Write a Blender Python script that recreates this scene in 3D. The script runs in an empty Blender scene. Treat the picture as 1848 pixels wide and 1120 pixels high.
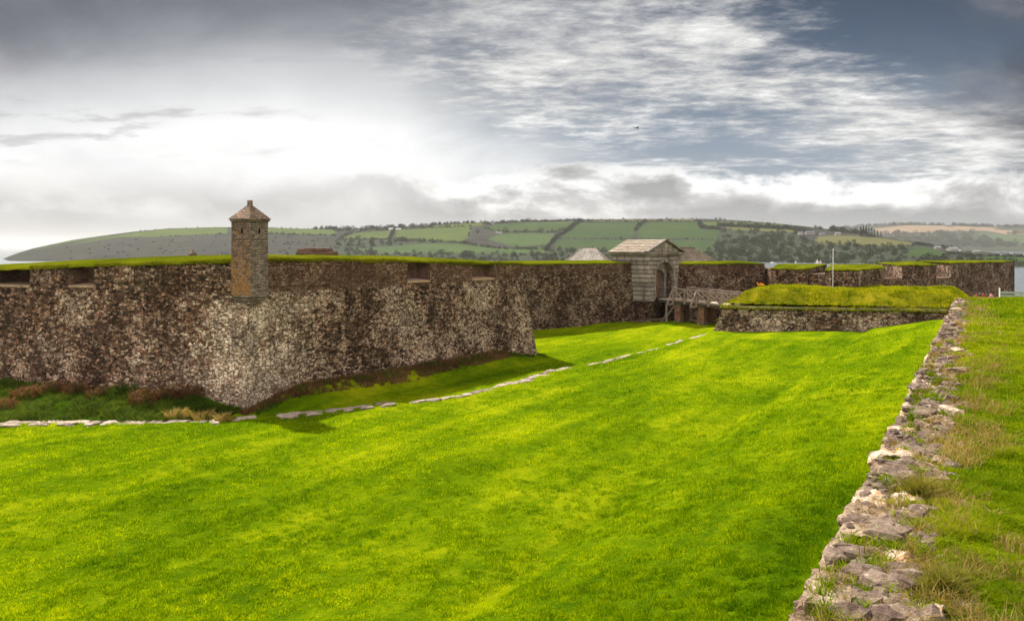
import bpy, bmesh, math, random
import numpy as np
from mathutils import Vector, Matrix, noise as mnoise

R = math.radians
random.seed(7); RNG = np.random.default_rng(7)
SC = bpy.context.scene
COL = SC.collection

# ------------------------------------------------------------------ node expression helper
class X:
    """a socket with arithmetic"""
    def __init__(s, nt, k): s.nt, s.k = nt, k
    def _m(s, op, *a, clamp=False):
        n = s.nt.nodes.new('ShaderNodeMath'); n.operation = op; n.use_clamp = clamp
        for i, v in enumerate((s,) + a):
            if isinstance(v, X): s.nt.links.new(v.k, n.inputs[i])
            else: n.inputs[i].default_value = float(v)
        return X(s.nt, n.outputs[0])
    def __add__(s, o): return s._m('ADD', o)
    __radd__ = __add__
    def __sub__(s, o): return s._m('SUBTRACT', o)
    def __rsub__(s, o): return (s * -1.0) + o
    def __mul__(s, o): return s._m('MULTIPLY', o)
    __rmul__ = __mul__
    def __truediv__(s, o): return s._m('DIVIDE', o)
    def __pow__(s, o): return s._m('POWER', o)
    def max(s, o): return s._m('MAXIMUM', o)
    def min(s, o): return s._m('MINIMUM', o)
    def abs(s): return s._m('ABSOLUTE')
    def clamp(s): return s._m('ADD', 0.0, clamp=True)
    def step(s, a, b):
        n = s.nt.nodes.new('ShaderNodeMapRange'); n.interpolation_type = 'SMOOTHSTEP'
        s.nt.links.new(s.k, n.inputs['Value'])
        for nm, v in (('From Min', a), ('From Max', b)):
            if isinstance(v, X): s.nt.links.new(v.k, n.inputs[nm])
            else: n.inputs[nm].default_value = v
        return X(s.nt, n.outputs['Result'])
    def lin(s, a, b, c=0., d=1.):
        n = s.nt.nodes.new('ShaderNodeMapRange')
        s.nt.links.new(s.k, n.inputs['Value'])
        n.inputs['From Min'].default_value = a; n.inputs['From Max'].default_value = b
        n.inputs['To Min'].default_value = c; n.inputs['To Max'].default_value = d
        return X(s.nt, n.outputs['Result'])

def combine(nt, x, y, z=0.0):
    n = nt.nodes.new('ShaderNodeCombineXYZ')
    for i, v in enumerate((x, y, z)):
        if isinstance(v, X): nt.links.new(v.k, n.inputs[i])
        else: n.inputs[i].default_value = v
    return X(nt, n.outputs[0])
def separate(nt, v):
    n = nt.nodes.new('ShaderNodeSeparateXYZ'); nt.links.new(v.k, n.inputs[0])
    return [X(nt, n.outputs[i]) for i in range(3)]
def noise(nt, vec, scale, detail=4, rough=.55, dist=0., out='Fac'):
    n = nt.nodes.new('ShaderNodeTexNoise'); nt.links.new(vec.k, n.inputs['Vector'])
    n.inputs['Scale'].default_value = scale; n.inputs['Detail'].default_value = detail
    n.inputs['Roughness'].default_value = rough; n.inputs['Distortion'].default_value = dist
    return X(nt, n.outputs[out])
def voronoi(nt, vec, scale, feature='F1', rnd=1.0):
    n = nt.nodes.new('ShaderNodeTexVoronoi'); nt.links.new(vec.k, n.inputs['Vector'])
    n.feature = feature; n.inputs['Scale'].default_value = scale
    n.inputs['Randomness'].default_value = rnd
    return n
def mix(nt, f, a, b, mode='MIX'):
    n = nt.nodes.new('ShaderNodeMix'); n.data_type = 'RGBA'; n.blend_type = mode
    def put(i, v):
        if isinstance(v, X): nt.links.new(v.k, n.inputs[i])
        elif i == 0: n.inputs[0].default_value = v
        else: n.inputs[i].default_value = (*v, 1) if not isinstance(v, (int, float)) else (v, v, v, 1)
    put(0, f); put(6, a); put(7, b)
    return X(nt, n.outputs[2])
def ramp(nt, f, stops, interp='LINEAR'):
    n = nt.nodes.new('ShaderNodeValToRGB'); nt.links.new(f.k, n.inputs[0])
    r = n.color_ramp; r.interpolation = interp
    while len(r.elements) < len(stops): r.elements.new(1.0)
    for e, (p, c) in zip(r.elements, stops):
        e.position = p; e.color = (*c, 1) if not isinstance(c, (int, float)) else (c, c, c, 1)
    return X(nt, n.outputs[0])

# ------------------------------------------------------------------ camera
F, CX, HY = 1450.0, 924.0, 447.0          # photo focal length / centre / horizon, in photo pixels
cam_d = bpy.data.cameras.new('camera'); cam = bpy.data.objects.new('camera', cam_d); COL.objects.link(cam)
cam.location = (0, 0, 0); cam.rotation_euler = (R(90), 0, 0)
cam_d.sensor_width = 36; cam_d.lens = F / 1848 * 36
cam_d.shift_y = -(560 - HY) / 1848
cam_d.clip_start = .1; cam_d.clip_end = 60000
SC.camera = cam
SC.view_settings.view_transform = 'Standard'; SC.view_settings.look = 'None'
SC.view_settings.exposure = 0.75; SC.view_settings.gamma = 1.0
SC.cycles.max_bounces = 6; SC.cycles.transparent_max_bounces = 8; SC.cycles.volume_bounces = 0
SC.cycles.sample_clamp_indirect = 6

# ------------------------------------------------------------------ sun + sky
SUN = Vector((-4.0, 5.0, 7.7)).normalized()      # towards the sun
elev = math.asin(SUN.z); azim = math.atan2(SUN.x, SUN.y)
sd = bpy.data.lights.new('sun', 'SUN'); sun = bpy.data.objects.new('sun', sd); COL.objects.link(sun)
sd.energy = 5.0; sd.angle = R(1.5); sd.color = (1.0, .93, .80)
sun.rotation_euler = (-SUN).to_track_quat('-Z', 'Y').to_euler()
world = bpy.data.worlds.new('World'); SC.world = world; world.use_nodes = True
def build_world():
    nt = world.node_tree; nt.nodes.clear()
    out = nt.nodes.new('ShaderNodeOutputWorld'); bg = nt.nodes.new('ShaderNodeBackground')
    nt.links.new(bg.outputs[0], out.inputs[0])
    sky = nt.nodes.new('ShaderNodeTexSky'); sky.sky_type = 'NISHITA'; sky.sun_disc = False
    sky.sun_elevation = elev; sky.sun_rotation = azim
    tc = nt.nodes.new('ShaderNodeTexCoord'); g = X(nt, tc.outputs['Generated'])
    x, y, z = separate(nt, g)
    ay = y.abs().max(.22)
    u = (x / ay).max(-1.5).min(1.5); v = (z.max(0) / ay).min(1.6)
    a = u * .7846 + .5                       # 0..1 across the view from the fort bank
    b = v * -1.2946 + .399                   # .399 at the horizon, 0 about 17 degrees up
    zz = z.max(0.0) + .10
    cl = combine(nt, x / zz, y / zz, 0)      # a flat cloud deck seen in perspective
    n_big = noise(nt, cl, .55, 5, .55, .3)
    n_str = noise(nt, combine(nt, x / zz + y / zz * .25, y / zz * 1.35, 3.1), 1.5, 12, .66, .12)
    n_fine = noise(nt, combine(nt, x / zz * 1.1, y / zz * 1.7, 7.7), 5.5, 8, .70, .15)
    n_lump = noise(nt, combine(nt, x / zz * 1.3, y / zz * 1.5, 1.7), 9., 5, .6, .1)
    uv = combine(nt, u * 1.0, v * 1.7, 0)
    n_cu = noise(nt, uv, 6.0, 10, .60, .25)
    n_cu2 = noise(nt, combine(nt, u * 1.0, v * 3.2, 4.), 3.2, 8, .55, .5)
    n_w = noise(nt, combine(nt, u, v * 2.6, 9.), 2.6, 7, .6, .4)
    # clear part of the sky
    nis = X(nt, sky.outputs[0])
    blue = mix(nt, 1.0, nis, (.030, .0335, .038), 'MULTIPLY')
    deep = ramp(nt, b.lin(-.2, .4), [(0, (.10, .13, .18)), (.33, (.030, .058, .108)), (.5, (.060, .105, .18)), (.72, (.26, .33, .42)), (1, (.48, .52, .56))])
    blue = mix(nt, .82, blue, deep)
    # left: thin bright veil
    lf = b + (a - .27).abs() * -.18 + (n_w - .5) * .07
    veil = ramp(nt, lf.lin(-.25, .4), [(0, .60), (.2, .42), (.36, (.20, .22, .26)), (.48, (.36, .38, .415)), (.58, (.64, .655, .675)), (.67, (.93, .935, .94)), (.80, 1.02), (1, .85)])
    sm = (a + (n_w - .5) * .32 + (b - .1) * -.35).step(.34, .55)
    col = mix(nt, sm, veil, blue)
    # streaky high cloud sheet
    hw = (a - .45).abs() * -.13 + .175
    bc = (a - .5) * .27 + .075
    m1 = 1.0 - ((b - bc).abs() / hw)
    dens = n_str * 1.15 + n_fine * .40 + (n_lump - .5) * .22 + (n_big - .5) * 1.5 + m1 * .26 + .06 - (a - .95).max(0) * 2
    col = mix(nt, (n_w * .6 + n_big * .5).step(.42, .72) * .55 * b.step(.0, .2) * a.step(.38, .6), col, mix(nt, b.step(-.02, .2), (.27, .295, .34), (.62, .64, .66)))
    k1 = dens.step(.74, 1.16) * (m1 * .8 + .85).clamp() * (a + (n_w - .5) * .5).step(.32, .52)
    shade = ((n_fine * .95 + n_str * .8 + n_lump * .30) + b * 1.0).lin(.86, 1.42)
    c1 = ramp(nt, shade, [(0, (.24, .26, .31)), (.35, (.42, .435, .46)), (.7, (.70, .70, .69)), (1, .95)])
    col = mix(nt, k1, col, c1)
    tex = noise(nt, combine(nt, u * 1.0 + v * .6, v * 2.4, 6.), 3.0, 9, .62, .3)
    col = mix(nt, (1.0 - a.step(.40, .55)) * .38, col, mix(nt, 1.0, col, ramp(nt, tex, [(.33, (.62, .63, .66)), (.5, (.98, .98, .98)), (.62, (1.12, 1.11, 1.10))]), 'MULTIPLY'))
    # small dark scraps on the left
    scr = (noise(nt, combine(nt, u, v * 5.5, 2.), 5.0, 7, .6, .2) + (.16 - a) * .35).step(.55, .66) * b.step(.04, .12) * (1.0 - b.step(.23, .28)) * (1. - a.step(.20, .36)) * .6
    col = mix(nt, scr, col, (.40, .39, .42))
    # grey bank top left, dark cloud top right
    tl = ((b * -4.2 + .52) + (a - .12).max(0) * -1.1 + (n_w - .5) * 1.2 + (n_cu - .5) * .5).step(.0, .6) * .82
    tl = tl * (1.0 - b.lin(-.25, -.05, 1, 0))
    col = mix(nt, tl, col, mix(nt, n_cu.step(.35, .65), (.075, .085, .12), (.15, .16, .20)))
    tr = (a * 3.4 - 3.02 + (n_cu2 - .5) * 1.9 + (b - .1).abs() * -1.3 + .12).step(.0, .6) * .85
    col = mix(nt, tr, col, mix(nt, n_cu.step(.4, .68), (.050, .062, .088), (.25, .255, .28)))
    # cumulus belt above the hills
    top = .283 - (n_cu - .5) * .20 - (n_cu2 - .5) * .10 - (a - .33).max(0).min(.3) * .05 + (a - .75).max(0) * .05
    kc = (b - top).step(-.006, .014)
    inside = ((b - top) * 8.5 + (n_cu - .5) * 3.4 + (n_cu2 - .5) * 2.4 - .02 + (a - .6).max(0) * .35)
    cc = ramp(nt, inside.lin(-.2, 1.3), [(0, 1.1), (.24, (.93, .93, .92)), (.46, (.56, .56, .56)), (.75, (.33, .335, .345)), (1, (.36, .37, .38))])
    col = mix(nt, kc * a.step(.28, .42), col, cc)
    # soft grey belt lower left
    kl = (b + (n_cu - .5) * .10 + (n_cu2 - .5) * .12).step(.262, .335)
    cl_ = ramp(nt, (n_cu2 * .9 + n_cu * .7).lin(.55, 1.0), [(0, (.34, .335, .345)), (.5, (.50, .49, .49)), (1, (.88, .87, .86))])
    col = mix(nt, kl * (1.0 - a.step(.32, .46)), col, cl_)
    kh = b.step(.325, .372) * .8
    hz = mix(nt, a.step(.45, .95), (.45, .45, .455), (.26, .28, .295))
    col = mix(nt, kh, col, hz)
    # unseen warm bright sky added overhead and behind the camera to fill shaded walls
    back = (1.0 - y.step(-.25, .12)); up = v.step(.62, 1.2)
    fill_sky = mix(nt, n_big.step(.35, .65), (1.0, .90, .82), (1.55, 1.38, 1.22))
    col = mix(nt, back.max(up * .6), col, fill_sky)
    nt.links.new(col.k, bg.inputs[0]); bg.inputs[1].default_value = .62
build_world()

# ------------------------------------------------------------------ materials
def new_mat(name):
    m = bpy.data.materials.new(name); m.use_nodes = True
    nt = m.node_tree; b = nt.nodes['Principled BSDF']
    return m, nt, b
def setc(nt, b, c, rough=.85, spec=.2):
    if isinstance(c, X): nt.links.new(c.k, b.inputs['Base Color'])
    else: b.inputs['Base Color'].default_value = (*c, 1)
    if isinstance(rough, X): nt.links.new(rough.k, b.inputs['Roughness'])
    else: b.inputs['Roughness'].default_value = rough
    b.inputs['Specular IOR Level'].default_value = spec
def bump(nt, b, h, dist=.05, strength=1.):
    n = nt.nodes.new('ShaderNodeBump'); n.inputs['Distance'].default_value = dist; n.inputs['Strength'].default_value = strength
    nt.links.new(h.k, n.inputs['Height']); nt.links.new(n.outputs[0], b.inputs['Normal'])
def pos(nt):
    g = nt.nodes.new('ShaderNodeNewGeometry'); return X(nt, g.outputs['Position'])
def uvs(nt):
    g = nt.nodes.new('ShaderNodeUVMap'); return X(nt, g.outputs['UV'])
def objc(nt):
    g = nt.nodes.new('ShaderNodeTexCoord'); return X(nt, g.outputs['Object'])

B0 = (-14.7, 44.5)
def rubble(name, sx=.34, sy=.17, tone=1.0, white=.5, brown=.5, corner=False, moss=0.0, topband=None):
    m, nt, b = new_mat(name)
    uv = uvs(nt); p = pos(nt)
    px_, py_, pz_ = separate(nt, p)
    u0, v0, _ = separate(nt, uv)
    wob = noise(nt, uv, 1.3, 4, .6)
    wob2 = noise(nt, uv, 4.0, 3, .6)
    uu = u0 + (wob - .5) * .5 + (wob2 - .5) * .16
    vv = v0 + (noise(nt, combine(nt, u0 * .6, v0, 5.), 1.7, 4, .6) - .5) * .45
    st = combine(nt, uu / sx, vv / sy, 0)
    vor = voronoi(nt, st, 1.0, 'F1', .75)
    edge = X(nt, voronoi(nt, st, 1.0, 'DISTANCE_TO_EDGE', .75).outputs['Distance'])
    r1, r2, r3 = separate(nt, X(nt, vor.outputs['Color']))
    big = noise(nt, uv, .22, 6, .62)
    mid = noise(nt, uv, 1.1, 6, .65)
    fine = noise(nt, uv, 9.0, 6, .7)
    vfine = noise(nt, uv, 26.0, 3, .6)
    streak = noise(nt, combine(nt, u0 * 1.6, v0 * .16, 2.), 1.0, 5, .6)
    f = (r1 - .5) * .95 + .275 + (big - .5) * 1.5 + (mid - .5) * .8 + (fine - .5) * .9 + (streak - .5) * .9 + .22
    if corner:
        d0 = (px_ - B0[0]).abs() + (py_ - (B0[1] + .8)).abs() * .9
        cf = (1.0 - d0.step(1.2, 6.8)) * (1. - (pz_ + (mid - .5) * 3).step(-3.9, -2.5))
        f = f + cf * .75
    t = tone
    ca = ramp(nt, f.lin(0, 1.2), [(0, (.013*t, .009*t, .008*t)), (.22, (.062*t, .037*t, .028*t)), (.42, (.165*t, .103*t, .076*t)), (.62, (.30*t, .205*t, .160*t)), (.8, (.40*t, .325*t, .27*t)), (1, (.62*t, .555*t, .50*t))])
    # red-brown stones here and there
    ca = mix(nt, (r2 - .70).clamp() * 2.2 * brown, ca, (.15 * t, .062 * t, .034 * t))
    ca = mix(nt, (r3 - .80).clamp() * 2.6, ca, (.13 * t, .125 * t, .12 * t))
    # dark weathering films
    dk = (noise(nt, uv, .35, 8, .72, .4) * .7 + streak * .40).step(.50, .64)
    ca = mix(nt, dk * .60, ca, (.028 * t, .020 * t, .017 * t), 'MIX')
    # lichen crusts: small bright flecks
    fl = noise(nt, combine(nt, u0, v0 * 1.15, 1.), 5.5, 4, .62)
    sr = vfine
    sf = (fl + (big - .5) * .42 + (mid - .5) * .34 + (white - .5) * .22).step(.585, .67)
    ws = (r3 + (big - .5) * 1.5 + (mid - .5) * 1.1 + (white - .5) * .5).step(.86, 1.0)
    ca = mix(nt, ws * .62, ca, (.47 * t, .41 * t, .35 * t))
    if topband is not None:
        tb = (pz_ + (mid - .5) * .9).step(topband - .35, topband + .25)
        sf = sf * (1. - tb * .45)
    if corner: sf = sf * (1. - cf * .3)
    ca = mix(nt, sf * .62, ca, mix(nt, sr, (.44 * t, .39 * t, .34 * t), (.72 * t, .67 * t, .62 * t)))
    wf = noise(nt, combine(nt, u0, v0 * .38, 8.), .7, 10, .78) + (big - .5) * .25
    ca = mix(nt, (wf + (white - .5) * .2).step(.60, .74) * .55, ca, (.50 * t, .445 * t, .39 * t))
    if topband is not None:
        wsc = combine(nt, u0, v0, 0)
        bt = nt.nodes.new('ShaderNodeTexBrick'); nt.links.new(wsc.k, bt.inputs['Vector'])
        bt.inputs['Scale'].default_value = 1; bt.inputs['Brick Width'].default_value = .42; bt.inputs['Row Height'].default_value = .115
        bt.inputs['Mortar Size'].default_value = .014; bt.inputs['Bias'].default_value = -.1
        bt.inputs['Color1'].default_value = (.23*t, .135*t, .105*t, 1); bt.inputs['Color2'].default_value = (.12*t, .07*t, .055*t, 1)
        bt.inputs['Mortar'].default_value = (.03, .024, .02, 1)
        bc = mix(nt, 1., X(nt, bt.outputs['Color']), ramp(nt, mid * .6 + fine * .5, [(.3, .45), (.75, 1.6)]), 'MULTIPLY')
        bc = mix(nt, sf * .6, bc, (.38, .34, .31))
        ca = mix(nt, tb * .55, ca, bc)
    if moss: 
        mf = (noise(nt, uv, 1.6, 6, .7) + (noise(nt, uv, .3, 2) - .5)).step(.56, .7) * moss
        ca = mix(nt, mf, ca, (.045, .040, .016))
    mort = (edge + (fine - .5) * .16 + (mid - .5) * .10).step(.0, .15)
    ca = mix(nt, (1. - mort) * .80, ca, (.022 * t, .017 * t, .014 * t))
    ca = mix(nt, 1., ca, (1.08, .99, .88), 'MULTIPLY')
    setc(nt, b, ca, .9, .15)
    bump(nt, b, mort * .7 + r2 * .5 + fine * .35 + sf * .1, .07, .9)
    return m

def brickmat(name, c1, c2, mortar, lichen=0.0, scale=1.0, tone=1.0):
    m, nt, b = new_mat(name)
    uv = uvs(nt); u0, v0, _ = separate(nt, uv)
    fine = noise(nt, uv, 8, 6, .7); mid = noise(nt, uv, 1.4, 6, .65)
    w = combine(nt, u0 + (mid - .5) * .05, v0 + (mid - .5) * .04, 0)
    bt = nt.nodes.new('ShaderNodeTexBrick'); nt.links.new(w.k, bt.inputs['Vector'])
    bt.inputs['Scale'].default_value = scale; bt.inputs['Brick Width'].default_value = .30; bt.inputs['Row Height'].default_value = .095
    bt.inputs['Mortar Size'].default_value = .012
    for k, c in (('Color1', c1), ('Color2', c2), ('Mortar', mortar)): bt.inputs[k].default_value = (*[q * tone for q in c], 1)
    c = mix(nt, 1., X(nt, bt.outputs['Color']), ramp(nt, mid * .6 + fine * .5, [(.34, .25), (.70, 1.9)]), 'MULTIPLY')
    c = mix(nt, noise(nt, uv, 3.5, 5, .7).step(.60, .68) * .5, c, (.42, .37, .32))
    if lichen:
        k = ((noise(nt, uv, 1.9, 7, .75) - .5) * 1.9 + .5 + (lichen - .5) + v0.lin(.2, 3.9, .14, -.26) + (fine - .5) * .5).step(.44, .66) * .8
        c = mix(nt, k, c, mix(nt, fine.step(.4, .6), (.20, .10, .04), (.46, .25, .09)))
    setc(nt, b, c, .9, .15); bump(nt, b, X(nt, bt.outputs['Fac']) * -.6 + fine * .4, .03)
    return m

def simple(name, c, rough=.8, var=.35, sc=3., spec=.2, bumpd=.02, metal=0):
    m, nt, b = new_mat(name)
    p = objc(nt); n = noise(nt, p, sc, 6, .65); n2 = noise(nt, p, sc * 7, 4, .6)
    k = ramp(nt, n * .6 + n2 * .4, [(.3, 1 - var), (.7, 1 + var)])
    setc(nt, b, mix(nt, 1., c, k, 'MULTIPLY'), rough, spec); b.inputs['Metallic'].default_value = metal
    bump(nt, b, n2, bumpd); return m

def sweep(nt, p, sc):
    x, y, z = separate(nt, p)
    q = (x - y * .583) * .864; t = x * .504 + y * .864
    return noise(nt, p, sc, 4, .55, .4) * .5 + noise(nt, combine(nt, q * .55, t * .07, 1.), 1., 5, .6) * .5

def grass_blade(name, pal, dry=.0, trans=.45, dryc=(.30, .19, .075), patch=.35, sat=1.0):
    """pal: three greens dark..light"""
    m, nt, b = new_mat(name)
    p = pos(nt)
    at = nt.nodes.new('ShaderNodeAttribute'); at.attribute_name = 'rnd'; r = X(nt, at.outputs['Fac'])
    n = noise(nt, p, patch, 5, .6); n2 = noise(nt, p, patch * 6, 4, .6)
    n0 = sweep(nt, p, patch * .28)
    f = n * .55 + n2 * .95 + r * .6 + (n0 - .5) * 1.8 + .22
    c = ramp(nt, f.lin(.80, 1.75), [(0, pal[0]), (.5, pal[1]), (1, pal[2])])
    dn = noise(nt, p, .8, 5, .65) * .8 + r * .35 + dry
    c = mix(nt, dn.step(.80, 1.0) * .85, c, dryc)
    setc(nt, b, c, 1., .0)
    tr = nt.nodes.new('ShaderNodeBsdfTranslucent'); nt.links.new(mix(nt, 1., c, (1.5, 1.45, .6), 'MULTIPLY').k, tr.inputs[0])
    mx = nt.nodes.new('ShaderNodeMixShader'); mx.inputs[0].default_value = trans
    nt.links.new(b.outputs[0], mx.inputs[1]); nt.links.new(tr.outputs[0], mx.inputs[2])
    nt.links.new(mx.outputs[0], nt.nodes['Material Output'].inputs[0])
    return m

GRASS = [(.042, .100, .002), (.140, .225, .002), (.34, .39, .005)]
def turfmat(name, pal=GRASS, scale=.30, dry=0.0, bd=.10, k=.8):
    m, nt, b = new_mat(name)
    p = pos(nt); n = noise(nt, p, scale, 6, .62); n2 = noise(nt, p, scale * 8, 6, .7); n3 = noise(nt, p, 9, 5, .75)
    x, y, z = separate(nt, p)
    n0 = sweep(nt, p, scale * .35)
    f = n * .7 + n2 * .6 + n3 * .55 + (n0 - .5) * 2.0 + .05
    c = ramp(nt, f.lin(.62, 1.30), [(0, tuple(v * k for v in pal[0])), (.5, tuple(v * k for v in pal[1])), (1, tuple(v * k for v in pal[2]))])
    if dry:
        d = (noise(nt, p, .9, 6, .7) + (dry - .5)).step(.50, .66)
        c = mix(nt, d * .8, c, (.23, .15, .06))
    setc(nt, b, c, 1., .0); bump(nt, b, n2 * .5 + n3, bd, 1.)
    return m

def ashlar_mat():
    m, nt, b = new_mat('gate_limestone'); p = objc(nt); x, y, z = separate(nt, p)
    n = noise(nt, p, .8, 7, .7); st = noise(nt, combine(nt, x * 2.2, y * 2.2, z * .22), 1., 6, .65); n2 = noise(nt, p, 7, 5, .7)
    bt = nt.nodes.new('ShaderNodeTexBrick'); nt.links.new(combine(nt, x * .9 + y * .9, z + 6.05, 0).k, bt.inputs['Vector']); bt.inputs['Scale'].default_value = 1.
    bt.inputs['Brick Width'].default_value = 1.1; bt.inputs['Row Height'].default_value = .505; bt.inputs['Mortar Size'].default_value = .02
    bt.inputs['Color1'].default_value = (.33, .29, .26, 1); bt.inputs['Color2'].default_value = (.185, .162, .145, 1); bt.inputs['Mortar'].default_value = (.07, .055, .045, 1)
    c = mix(nt, 1., X(nt, bt.outputs[0]), ramp(nt, n * .5 + n2 * .5, [(.35, .5), (.65, 1.5)]), 'MULTIPLY')
    c = mix(nt, st.step(.50, .66) * .75, c, (.06, .047, .037)); c = mix(nt, n2.step(.60, .72) * .5, c, (.52, .48, .42))
    setc(nt, b, c, .85, .2); bump(nt, b, n2, .03); return m
MAT = {}
MAT['bastion'] = rubble('bastion_rubble', .27, .125, 1.32, .66, .5, corner=True, moss=.35, topband=-2.55)
MAT['bastion_left'] = rubble('bastion_weathered_rubble', .27, .125, 1.50, .42, .8, corner=True, moss=.55)
MAT['curtain'] = rubble('curtain_rubble', .27, .13, .85, .52, .7, moss=.1, topband=-2.9)
MAT['far_wall'] = rubble('far_bastion_rubble', .38, .2, 1.1, .40, .9, moss=.2)
MAT['outwork'] = rubble('outwork_rubble', .52, .24, 1.1, .80, .6, moss=.7)
MAT['scarp'] = rubble('bank_wall_rubble', .35, .16, 1.3, .6, .6, moss=.3)
MAT['brick_dark'] = brickmat('dark_red_brick', (.17, .10, .08), (.095, .055, .045), (.03, .022, .02), tone=1.1)
MAT['brick_brown'] = brickmat('brown_brick', (.19, .115, .085), (.10, .06, .045), (.035, .027, .022), tone=1.1)
MAT['brick_orange'] = brickmat('orange_brick', (.30, .16, .105), (.18, .10, .07), (.10, .075, .06))
MAT['tower_stone'] = brickmat('turret_stone', (.30, .24, .205), (.12, .093, .08), (.03, .023, .018), tone=1.05)
MAT['tower_lichen'] = brickmat('lichened_turret_stone', (.28, .20, .16), (.12, .08, .062), (.028, .021, .018), lichen=.56)
MAT['ashlar'] = ashlar_mat()
MAT['slab'] = simple('pale_paving_stone', (.56, .47, .42), .8, .35, 1.8, bumpd=.03)
MAT['slate'] = simple('pale_roof_slab', (.34, .29, .24), .75, .65, 1.4, bumpd=.05)
MAT['slate_dark'] = simple('brown_slate', (.14, .115, .09), .7, .5, 1.2, bumpd=.04)
MAT['timber'] = simple('grey_weathered_timber', (.27, .215, .185), .8, .35, 2.5)
MAT['timber_dark'] = simple('dark_timber', (.08, .062, .05), .8, .4, 2.5)  # darker timber for the under-deck beams and door battens
MAT['door'] = simple('faded_door_wood', (.20, .12, .085), .75, .35, 2.5)
MAT['iron'] = simple('rusted_iron', (.03, .027, .025), .6, .3, 5, metal=.4)
MAT['dark'] = simple('dark_gap', (.012, .010, .009), .95, .2, 2)
MAT['white'] = simple('white_paint', (.75, .76, .77), .5, .08, 2)
MAT['galv'] = simple('galvanised_steel', (.33, .36, .39), .45, .15, 3, spec=.5, metal=.3)
MAT['turf'] = turfmat('rampart_turf', [(.05, .065, .004), (.115, .14, .004), (.20, .205, .010)], .5)
MAT['mound'] = turfmat('rough_mound_turf', [(.07, .09, .005), (.20, .21, .007), (.44, .38, .02)], .55, .1, .2)
MAT['lawn'] = turfmat('lawn_turf', GRASS, .22, k=.80)
MAT['bank'] = turfmat('bank_turf', GRASS, .35, dry=.38, k=.8)
MAT['under'] = turfmat('ground_turf', [(.03, .05, .01), (.06, .09, .02), (.1, .13, .03)], .1)
MAT['earth'] = turfmat('bare_earth_bank', [(.02, .015, .01), (.065, .042, .022), (.13, .085, .045)], .9, 0, .15, k=1.)
MAT['lawn_blade'] = grass_blade('lawn_grass_blade', [(.032, .095, .002), (.155, .262, .002), (.50, .56, .006)], -.06)
MAT['bank_blade'] = grass_blade('bank_grass_blade', [(.04, .105, .003), (.16, .235, .005), (.40, .42, .015)], .05, .4, patch=.5)
MAT['mound_blade'] = grass_blade('mound_grass_blade', [(.05, .085, .003), (.22, .26, .005), (.56, .48, .015)], .0, .4, patch=.6)
MAT['tussock'] = grass_blade('tussock_blade', [(.05, .055, .012), (.16, .17, .03), (.32, .27, .07)], .06, .35, patch=1.2)
MAT['lip_blade'] = grass_blade('lip_grass_blade', [(.05, .06, .006), (.13, .14, .008), (.25, .22, .02)], .10, .3, patch=.6)
MAT['straw'] = grass_blade('straw_blade', [(.13, .11, .03), (.30, .22, .08), (.46, .36, .16)], .1, .35)
MAT['weed'] = grass_blade('green_weed_leaf', [(.022, .04, .008), (.065, .105, .014), (.13, .18, .03)], -.3, .3, patch=.7)
MAT['deadweed'] = grass_blade('dead_brown_stem', [(.05, .027, .015), (.15, .08, .042), (.29, .165, .085)], -.5, .2, patch=.8)


def tag(o, label=None, cat=None, group=None, kind=None):
    if label: o['label'] = label
    if cat: o['category'] = cat
    if group: o['group'] = group
    if kind: o['kind'] = kind
    return o
def thing(name, label, cat, loc=(0, 0, 0), rz=0, group=None):
    o = bpy.data.objects.new(name, None); COL.objects.link(o); o.location = loc; o.rotation_euler = (0, 0, rz)
    o.empty_display_size = .3
    return tag(o, label, cat, group)
def link_mesh(name, me, mats, parent=None):
    o = bpy.data.objects.new(name, me); COL.objects.link(o)
    for m in (mats if isinstance(mats, (list, tuple)) else [mats]): me.materials.append(m)
    if parent is not None: o.parent = parent
    return o
def np_mesh(name, V, Fc, mats, parent=None, smooth=False, idx=None, uv=True, attr=None):
    """V (n,3) array, Fc (m,k) index array"""
    V = np.asarray(V, dtype=np.float32); Fc = np.asarray(Fc, dtype=np.int32)
    me = bpy.data.meshes.new(name); k = Fc.shape[1]
    me.vertices.add(len(V)); me.vertices.foreach_set('co', V.ravel())
    me.loops.add(Fc.size); me.loops.foreach_set('vertex_index', Fc.ravel())
    me.polygons.add(len(Fc)); me.polygons.foreach_set('loop_start', np.arange(0, Fc.size, k, dtype=np.int32))
    me.polygons.foreach_set('loop_total', np.full(len(Fc), k, dtype=np.int32))
    if idx is not None: me.polygons.foreach_set('material_index', np.asarray(idx, dtype=np.int32))
    me.polygons.foreach_set('use_smooth', np.full(len(Fc), smooth))
    me.update(calc_edges=True)
    if attr is not None:
        a = me.attributes.new('rnd', 'FLOAT', 'FACE'); a.data.foreach_set('value', np.asarray(attr, dtype=np.float32))
    if uv:
        P = V[Fc]; nrm = np.cross(P[:, 1] - P[:, 0], P[:, 2] - P[:, 0])
        nrm /= (np.linalg.norm(nrm, axis=1, keepdims=True) + 1e-12)
        flat = np.abs(nrm[:, 2]) > .75
        t = np.stack([-nrm[:, 1], nrm[:, 0]], 1); t /= (np.linalg.norm(t, axis=1, keepdims=True) + 1e-9)
        t = np.round(t, 2)
        U = (P[:, :, :2] * t[:, None, :]).sum(2); W = P[:, :, 2].copy()
        U[flat] = P[flat][:, :, 0]; W[flat] = P[flat][:, :, 1]
        l = me.uv_layers.new(name='UVMap'); l.data.foreach_set('uv', np.stack([U, W], 2).astype(np.float32).ravel())
    return link_mesh(name, me, mats, parent)

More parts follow.
